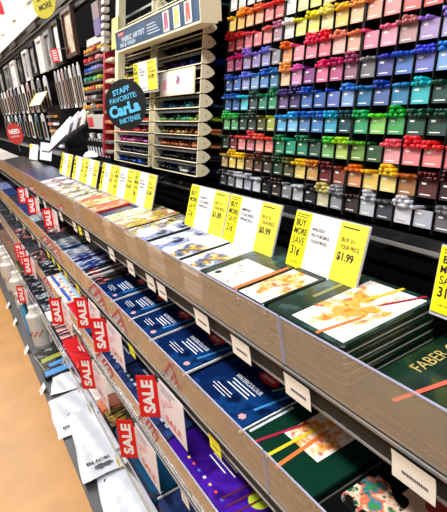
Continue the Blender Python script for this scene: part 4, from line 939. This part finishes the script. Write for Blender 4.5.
# ------------------------------------------------------------------ far left wall of frames, bundles and boxes
hd = thing('header_rail', 'long dark header rail above the hanging frames', 'rail', T(0.72, 5.2, 1.93))
part('rail_panel', MB().box(0, 0.03, -3.0, 4.2, 0.0, 0.09), mat('dark_header', '1f1d1e', 0.4, var=0.2, scale=6), hd)
part('rail_trim', MB().box(-0.012, 0.0, -3.0, 4.2, 0.085, 0.095).box(-0.012, 0.0, -3.0, 4.2, 0.03, 0.036), mat('grey_header_trim', '6a6662', 0.4), hd)
for j in range(8): part('rail_light', MB().box(-0.02, -0.012, -2.7 + j * 0.85, -2.4 + j * 0.85, 0.045, 0.075), mat('dim_spot', '4a4644', 0.4), hd)
FRW = mat('dark_brown_frame', '4a3226', 0.4, var=0.2, scale=30); FRB = mat('black_frame', '141416', 0.35); FRG = mat('grey_frame', '8c8a88', 0.4); FRS = mat('white_frame', 'dcdad6', 0.4)
def frame(label, x, y, zb, w, h, fm, pic, t_=0.08, bw=0.018, yaw=0.0):
    t = thing('framed_picture', label, 'frame', face_aisle(x, y, zb, t_, yaw), 'hanging picture frames')
    mb = MB().box(-w / 2, -w / 2 + bw, 0, h, 0, 0.018).box(w / 2 - bw, w / 2, 0, h, 0, 0.018).box(-w / 2 + bw, w / 2 - bw, 0, bw, 0, 0.018).box(-w / 2 + bw, w / 2 - bw, h - bw, h, 0, 0.018)
    part('frame_border', mb, fm, t)
    part('picture', MB().box(-w / 2 + bw, w / 2 - bw, bw, h - bw, 0.002, 0.006), pic, t)
PC = art('cream_portrait_print', 'e8d8c0', ['8a5a3c', 'c89a74', 'f0e4d0'], 14, 0.3, 0.4); PW = art('white_rose_print', 'eeeae8', ['c87a94', '8a8c90', 'f4f0ee'], 12, 0.3, 0.4, seed=2)
PG = art('grey_photo_print', '8a8a8c', ['3a3a3e', 'c8c6c2', '5a5c60'], 12, 0.5, 0.4, seed=3); PD = art('dark_photo_print', '2a2a2c', ['8a8682', '4a4644', 'c8c4be'], 16, 0.4, 0.4, seed=5)
fr = [(2.62, 1.735, 0.20, 0.215, FRW, PC, 'dark brown frame with cream picture, nearest hanging frame'), (2.90, 1.72, 0.17, 0.22, FRB, PW, 'white and rose picture left of the brown frame'), (3.13, 1.72, 0.16, 0.20, FRG, PG, 'grey photo frame third from the near end'),
      (3.38, 1.72, 0.18, 0.20, FRS, PW, 'white frame fourth from the near end'), (3.66, 1.72, 0.20, 0.20, FRB, PG, 'black frame with grey photo beyond the white one'), (3.95, 1.71, 0.2, 0.20, FRS, PG, 'white frame with grey photo, sixth along'),
      (4.25, 1.71, 0.22, 0.20, FRB, PD, 'black frame with dark photo, seventh along'), (4.60, 1.70, 0.25, 0.20, FRS, PW, 'white frame with rosy photo near the far end'), (5.0, 1.70, 0.28, 0.20, FRG, PD, 'grey frame with dark photo at the far end'), (5.5, 1.70, 0.32, 0.20, FRB, PG, 'farthest black frame under the header rail')]
for y, zb, wd, hh, fm, pc, lb in fr: frame(lb, 0.70, y, zb, wd, hh, fm, pc)
# hanging bundles of brush packs below the frames
def pack(label, x, y, zb, w, h, col, g, dark=True):
    t = thing('hanging_pack', label, 'pack', face_aisle(x, y, zb, 0.05), g)
    part('backing_card', MB().box(-w / 2, w / 2, 0, h, 0, 0.004), col, t)
    mb = MB()
    for j in range(3): mb.cyl((-w / 2 + w * (0.25 + 0.25 * j), h * 0.1, 0.008), (-w / 2 + w * (0.25 + 0.25 * j), h * 0.75, 0.008), w * 0.06, n=6, mi=j % 2)
    part('brush_handle', mb, [BLACK, mat('beech_handle', 'b89a78', 0.4)], t)
    part('hang_tab', MB().box(-w / 4, w / 4, h, h + 0.012, 0, 0.002), WHITE, t)
PKC = [LGREY, mat('silver_pack', 'a8a8aa', 0.3), PAPER, MGREY, mat('pinkish_pack', 'b89a9a', 0.4)]
PKN = ['light grey', 'silver', 'cream', 'mid grey', 'dusty pink']
for i in range(7):
    pack(f'{PKN[i % 5]} brush pack hanging below the frames, {ORD[i]} from the near end', 0.66, 2.50 + i * 0.085, 1.50, 0.045, 0.19, PKC[i % 5], 'brush packs on hooks')
for i in range(12):
    pack(f'{PKN[(i * 3) % 5]} long pack on the far hooks, {ORD[i]} from the near end', 0.66, 3.32 + i * 0.22, 1.49, 0.11, 0.20, PKC[(i * 3) % 5], 'long packs on the far hooks')
for i in range(10):
    pack(f'{PKN[(i * 2 + 1) % 5]} lower pack on the far hooks, {ORD[i]} from the near end', 0.66, 3.45 + i * 0.26, 1.30, 0.13, 0.17, [mat('blue_grey_pack', '5c7c90', 0.4), LGREY, mat('teal_pack', '4a6a74', 0.4), PAPER, MGREY][i % 5], 'lower packs on the far hooks')
# small red hook tag
t = thing('hook_tag', 'small red tag with white lines hanging under the frames', 'tag', Matrix.Translation((0.60, 2.60, 1.75)) @ Matrix(((0.60, 0.0, -0.80, 0), (-0.80, 0.0, -0.60, 0), (0.0, 1.0, 0.0, 0), (0, 0, 0, 1))))
part('tag_card', MB().box(-0.022, 0.022, -0.03, 0.03, 0, 0.001), RED, t)
mb = MB()
for j in range(5): mb.box(-0.014, 0.014, -0.022 + j * 0.010, -0.017 + j * 0.010, 0.001, 0.0016)
part('tag_print', mb, WHITE, t)
part('hook_wire', MB().tube([(0, 0.028, -0.001), (0.02, 0.03, -0.1), (0.09, 0.03, -0.42)], 0.0015), SILVER, t)
# box tower and yellow card
t = thing('pigeonhole_box', 'cream slotted box of small packets below the yellow card', 'box', face_aisle(0.60, 3.27, 1.262, 0.02))
part('box_body', MB().box(-0.16, 0.16, 0.0, 0.26, -0.20, -0.05), mat('black_slotted_box', '0c0b0c', 0.6), t)
for r_ in range(5):
    for c_ in range(2):
        part('slot', MB().box(-0.145 + c_ * 0.15, -0.01 + c_ * 0.15, 0.012 + r_ * 0.045, 0.045 + r_ * 0.045, -0.05, -0.045), BLACK, t)
        part('packet', MB().box(-0.135 + c_ * 0.15, -0.02 + c_ * 0.15, 0.014 + r_ * 0.045, 0.028 + r_ * 0.045, -0.045, -0.03), [mat('coral_packet', 'd8907c', 0.5), WHITE, mat('amber_packet', 'd8a85c', 0.5)][(r_ + c_) % 3], t)
t = thing('leaning_sign', 'yellow and white sign leaning on top of the slotted box', 'sign', face_aisle(0.57, 3.33, 1.540, 0.9))
part('sign_panel', MB().box(-0.19, 0.19, 0.0, 0.09, 0, 0.003), mat('pale_grey_sign', 'dcdcd6', 0.5), t)
part('yellow_band', MB().box(-0.19, -0.13, 0.0, 0.09, 0.003, 0.0036).box(0.16, 0.19, 0, 0.09, 0.003, 0.0036), YEL, t)
# leaning white portfolios on the ledge
for i in range(4):
    L = Vector((0.0, -0.98, 0.19)).normalized(); N_ = Vector((-0.85, -0.2 + 0.05 * i, 0.5)).normalized(); Wd = N_.cross(L).normalized(); N_ = L.cross(Wd)
    o_ = Vector((0.545 + 0.03 * i, 3.10 - 0.05 * i, 1.272 + 0.018 * i))
    M = Matrix(((L.x, Wd.x, N_.x, o_.x), (L.y, Wd.y, N_.y, o_.y), (L.z, Wd.z, N_.z, o_.z), (0, 0, 0, 1)))
    t = thing('leaning_pad', ['white pad leaning at the front of the ledge', 'grey edged pad leaning second on the ledge', 'white pad leaning third on the ledge', 'cream pad leaning at the back of the ledge'][i], 'pad', M, 'leaning pads')
    part('pad_cover', MB().box(0, 0.60 + 0.01 * i, 0, 0.09, 0, 0.008), [WHITE, LGREY, PAPER, CREAM][i], t)
    part('pad_spine', MB().box(0, 0.60 + 0.01 * i, -0.003, 0.0, 0, 0.009), MGREY, t)
# white tags under far ledge
for i, (y, z) in enumerate(((3.85, 1.25), (3.35, 1.28))):
    t = thing('hanging_tag', ['white tag with yellow corner beyond the yellow cards', 'plain white tag nearer than the yellow cornered one'][i], 'tag', face_aisle(0.575, y, z, 0.35, 0.5 if i == 0 else 0.7), 'white tags on the ledge')
    part('tag_card', MB().box(-0.045, 0.045, -0.08, 0.03, 0, 0.002), WHITE, t)
    part('tag_print', MB().box(-0.044, -0.015, 0.0, 0.028, 0.002, 0.0026) if i == 0 else MB().box(-0.03, 0.03, -0.03, -0.02, 0.002, 0.0026), YEL if i == 0 else GINK, t)
# round red NEED sign
t = thing('round_sign', 'round red sign reading NEED at the far left', 'sign', Matrix.Translation((0.50, 4.05, 1.365)) @ Matrix(((0.60, 0.0, -0.80, 0), (-0.80, 0.0, -0.60, 0), (0.0, 1.0, 0.0, 0), (0, 0, 0, 1))))
part('sign_disc', MB().cyl((0, 0, -0.003), (0, 0, 0), 0.078, n=32), mat('brick_red_sign', 'c23a34', 0.5), t)
part('lettering', MB().text('NEED', 0.0, 0.018, 0.001, 0.105, 0.034, 0, 0, 0.04).text('SOMETHING?', 0, -0.018, 0.001, 0.09, 0.013), WHITE, t)
part('sign_stem', MB().cyl((0, -0.078, -0.002), (0, -0.13, -0.002), 0.003, n=6), SILVER, t)
# yellow round sign hanging at the header
t = thing('round_sign', 'round yellow sign hanging from the header rail', 'sign', Matrix.Translation((0.60, 2.56, 1.972)) @ Matrix(((0.62, 0.12, -0.77, 0), (-0.78, 0.10, -0.62, 0), (0.0, 0.985, 0.15, 0), (0, 0, 0, 1))))
part('sign_disc', MB().cyl((0, 0, -0.002), (0, 0, 0), 0.066, n=36), mat('dull_yellow_sign', 'b9b02c', 0.5), t)
part('lettering', MB().text('SAVE', -0.008, 0.026, 0.001, 0.07, 0.024, 0, 0.15, 0.03).text('MORE', 0.004, -0.014, 0.001, 0.075, 0.026, 0, 0.15, 0.03), mat('dark_olive_ink', '3a3a14', 0.5), t)
part('hanging_wire', MB().tube([(0, 0.082, 0), (0, 0.16, -0.03)], 0.0015), SILVER, t)
# spiral column and lavender pouch by the far rack
t = thing('tag_strip', 'vertical strip of small white clips left of the cream post', 'strip', face_aisle(0.60, 1.87, 1.69, RT))
for k in range(12): part('clip', MB().box(-0.016, 0.016, k * 0.026, k * 0.026 + 0.014, -0.02, 0.0), mat('pale_clip', 'c8c4bc', 0.5), t)
t = thing('pouch', 'lavender pouch hanging above the marker rack', 'pouch', face_aisle(0.66, 2.04, 1.755, 0.1))
part('pouch_body', MB().rrect(-0.042, 0.042, 0.0, 0.062, -0.01, 0.01, 0.012, bev=0.004), mat('lavender_cloth', '6f6296', 0.7), t)
part('pouch_top', MB().box(-0.042, 0.042, 0.062, 0.12, -0.008, 0.008), mat('mauve_grey_cloth', '8a7a7c', 0.7), t)
# red hanging banner and ceiling lamps in the distance
t = thing('hanging_banner', 'red banner hanging from the ceiling in the far distance', 'banner', T(1.42, 10.2, 3.50))
part('banner_cloth', MB().box(-0.5, 0.25, -0.01, 0.01, -0.40, 0.08), mat('banner_red', 'c0283a', 0.6), t)
part('banner_rod', MB().cyl((-0.52, 0, 0.085), (0.27, 0, 0.085), 0.012), SILVER, t)
for i in range(5):
    t = thing('ceiling_lamp', f'long white ceiling lamp over the next aisle, {ORD[i]} from the camera', 'lamp', T(2.9, 6 + i * 3.4, 3.45), 'ceiling lamps')
    part('lamp_housing', MB().box(-0.09, 0.09, -1.2, 1.2, 0.03, 0.10), mat('white_housing', 'f0f0f0', 0.5), t)
    part('lamp_tube', MB().box(-0.06, 0.06, -1.18, 1.18, 0.0, 0.03), mat('lit_tube', 'ffffff', 0.5, emit=6), t)
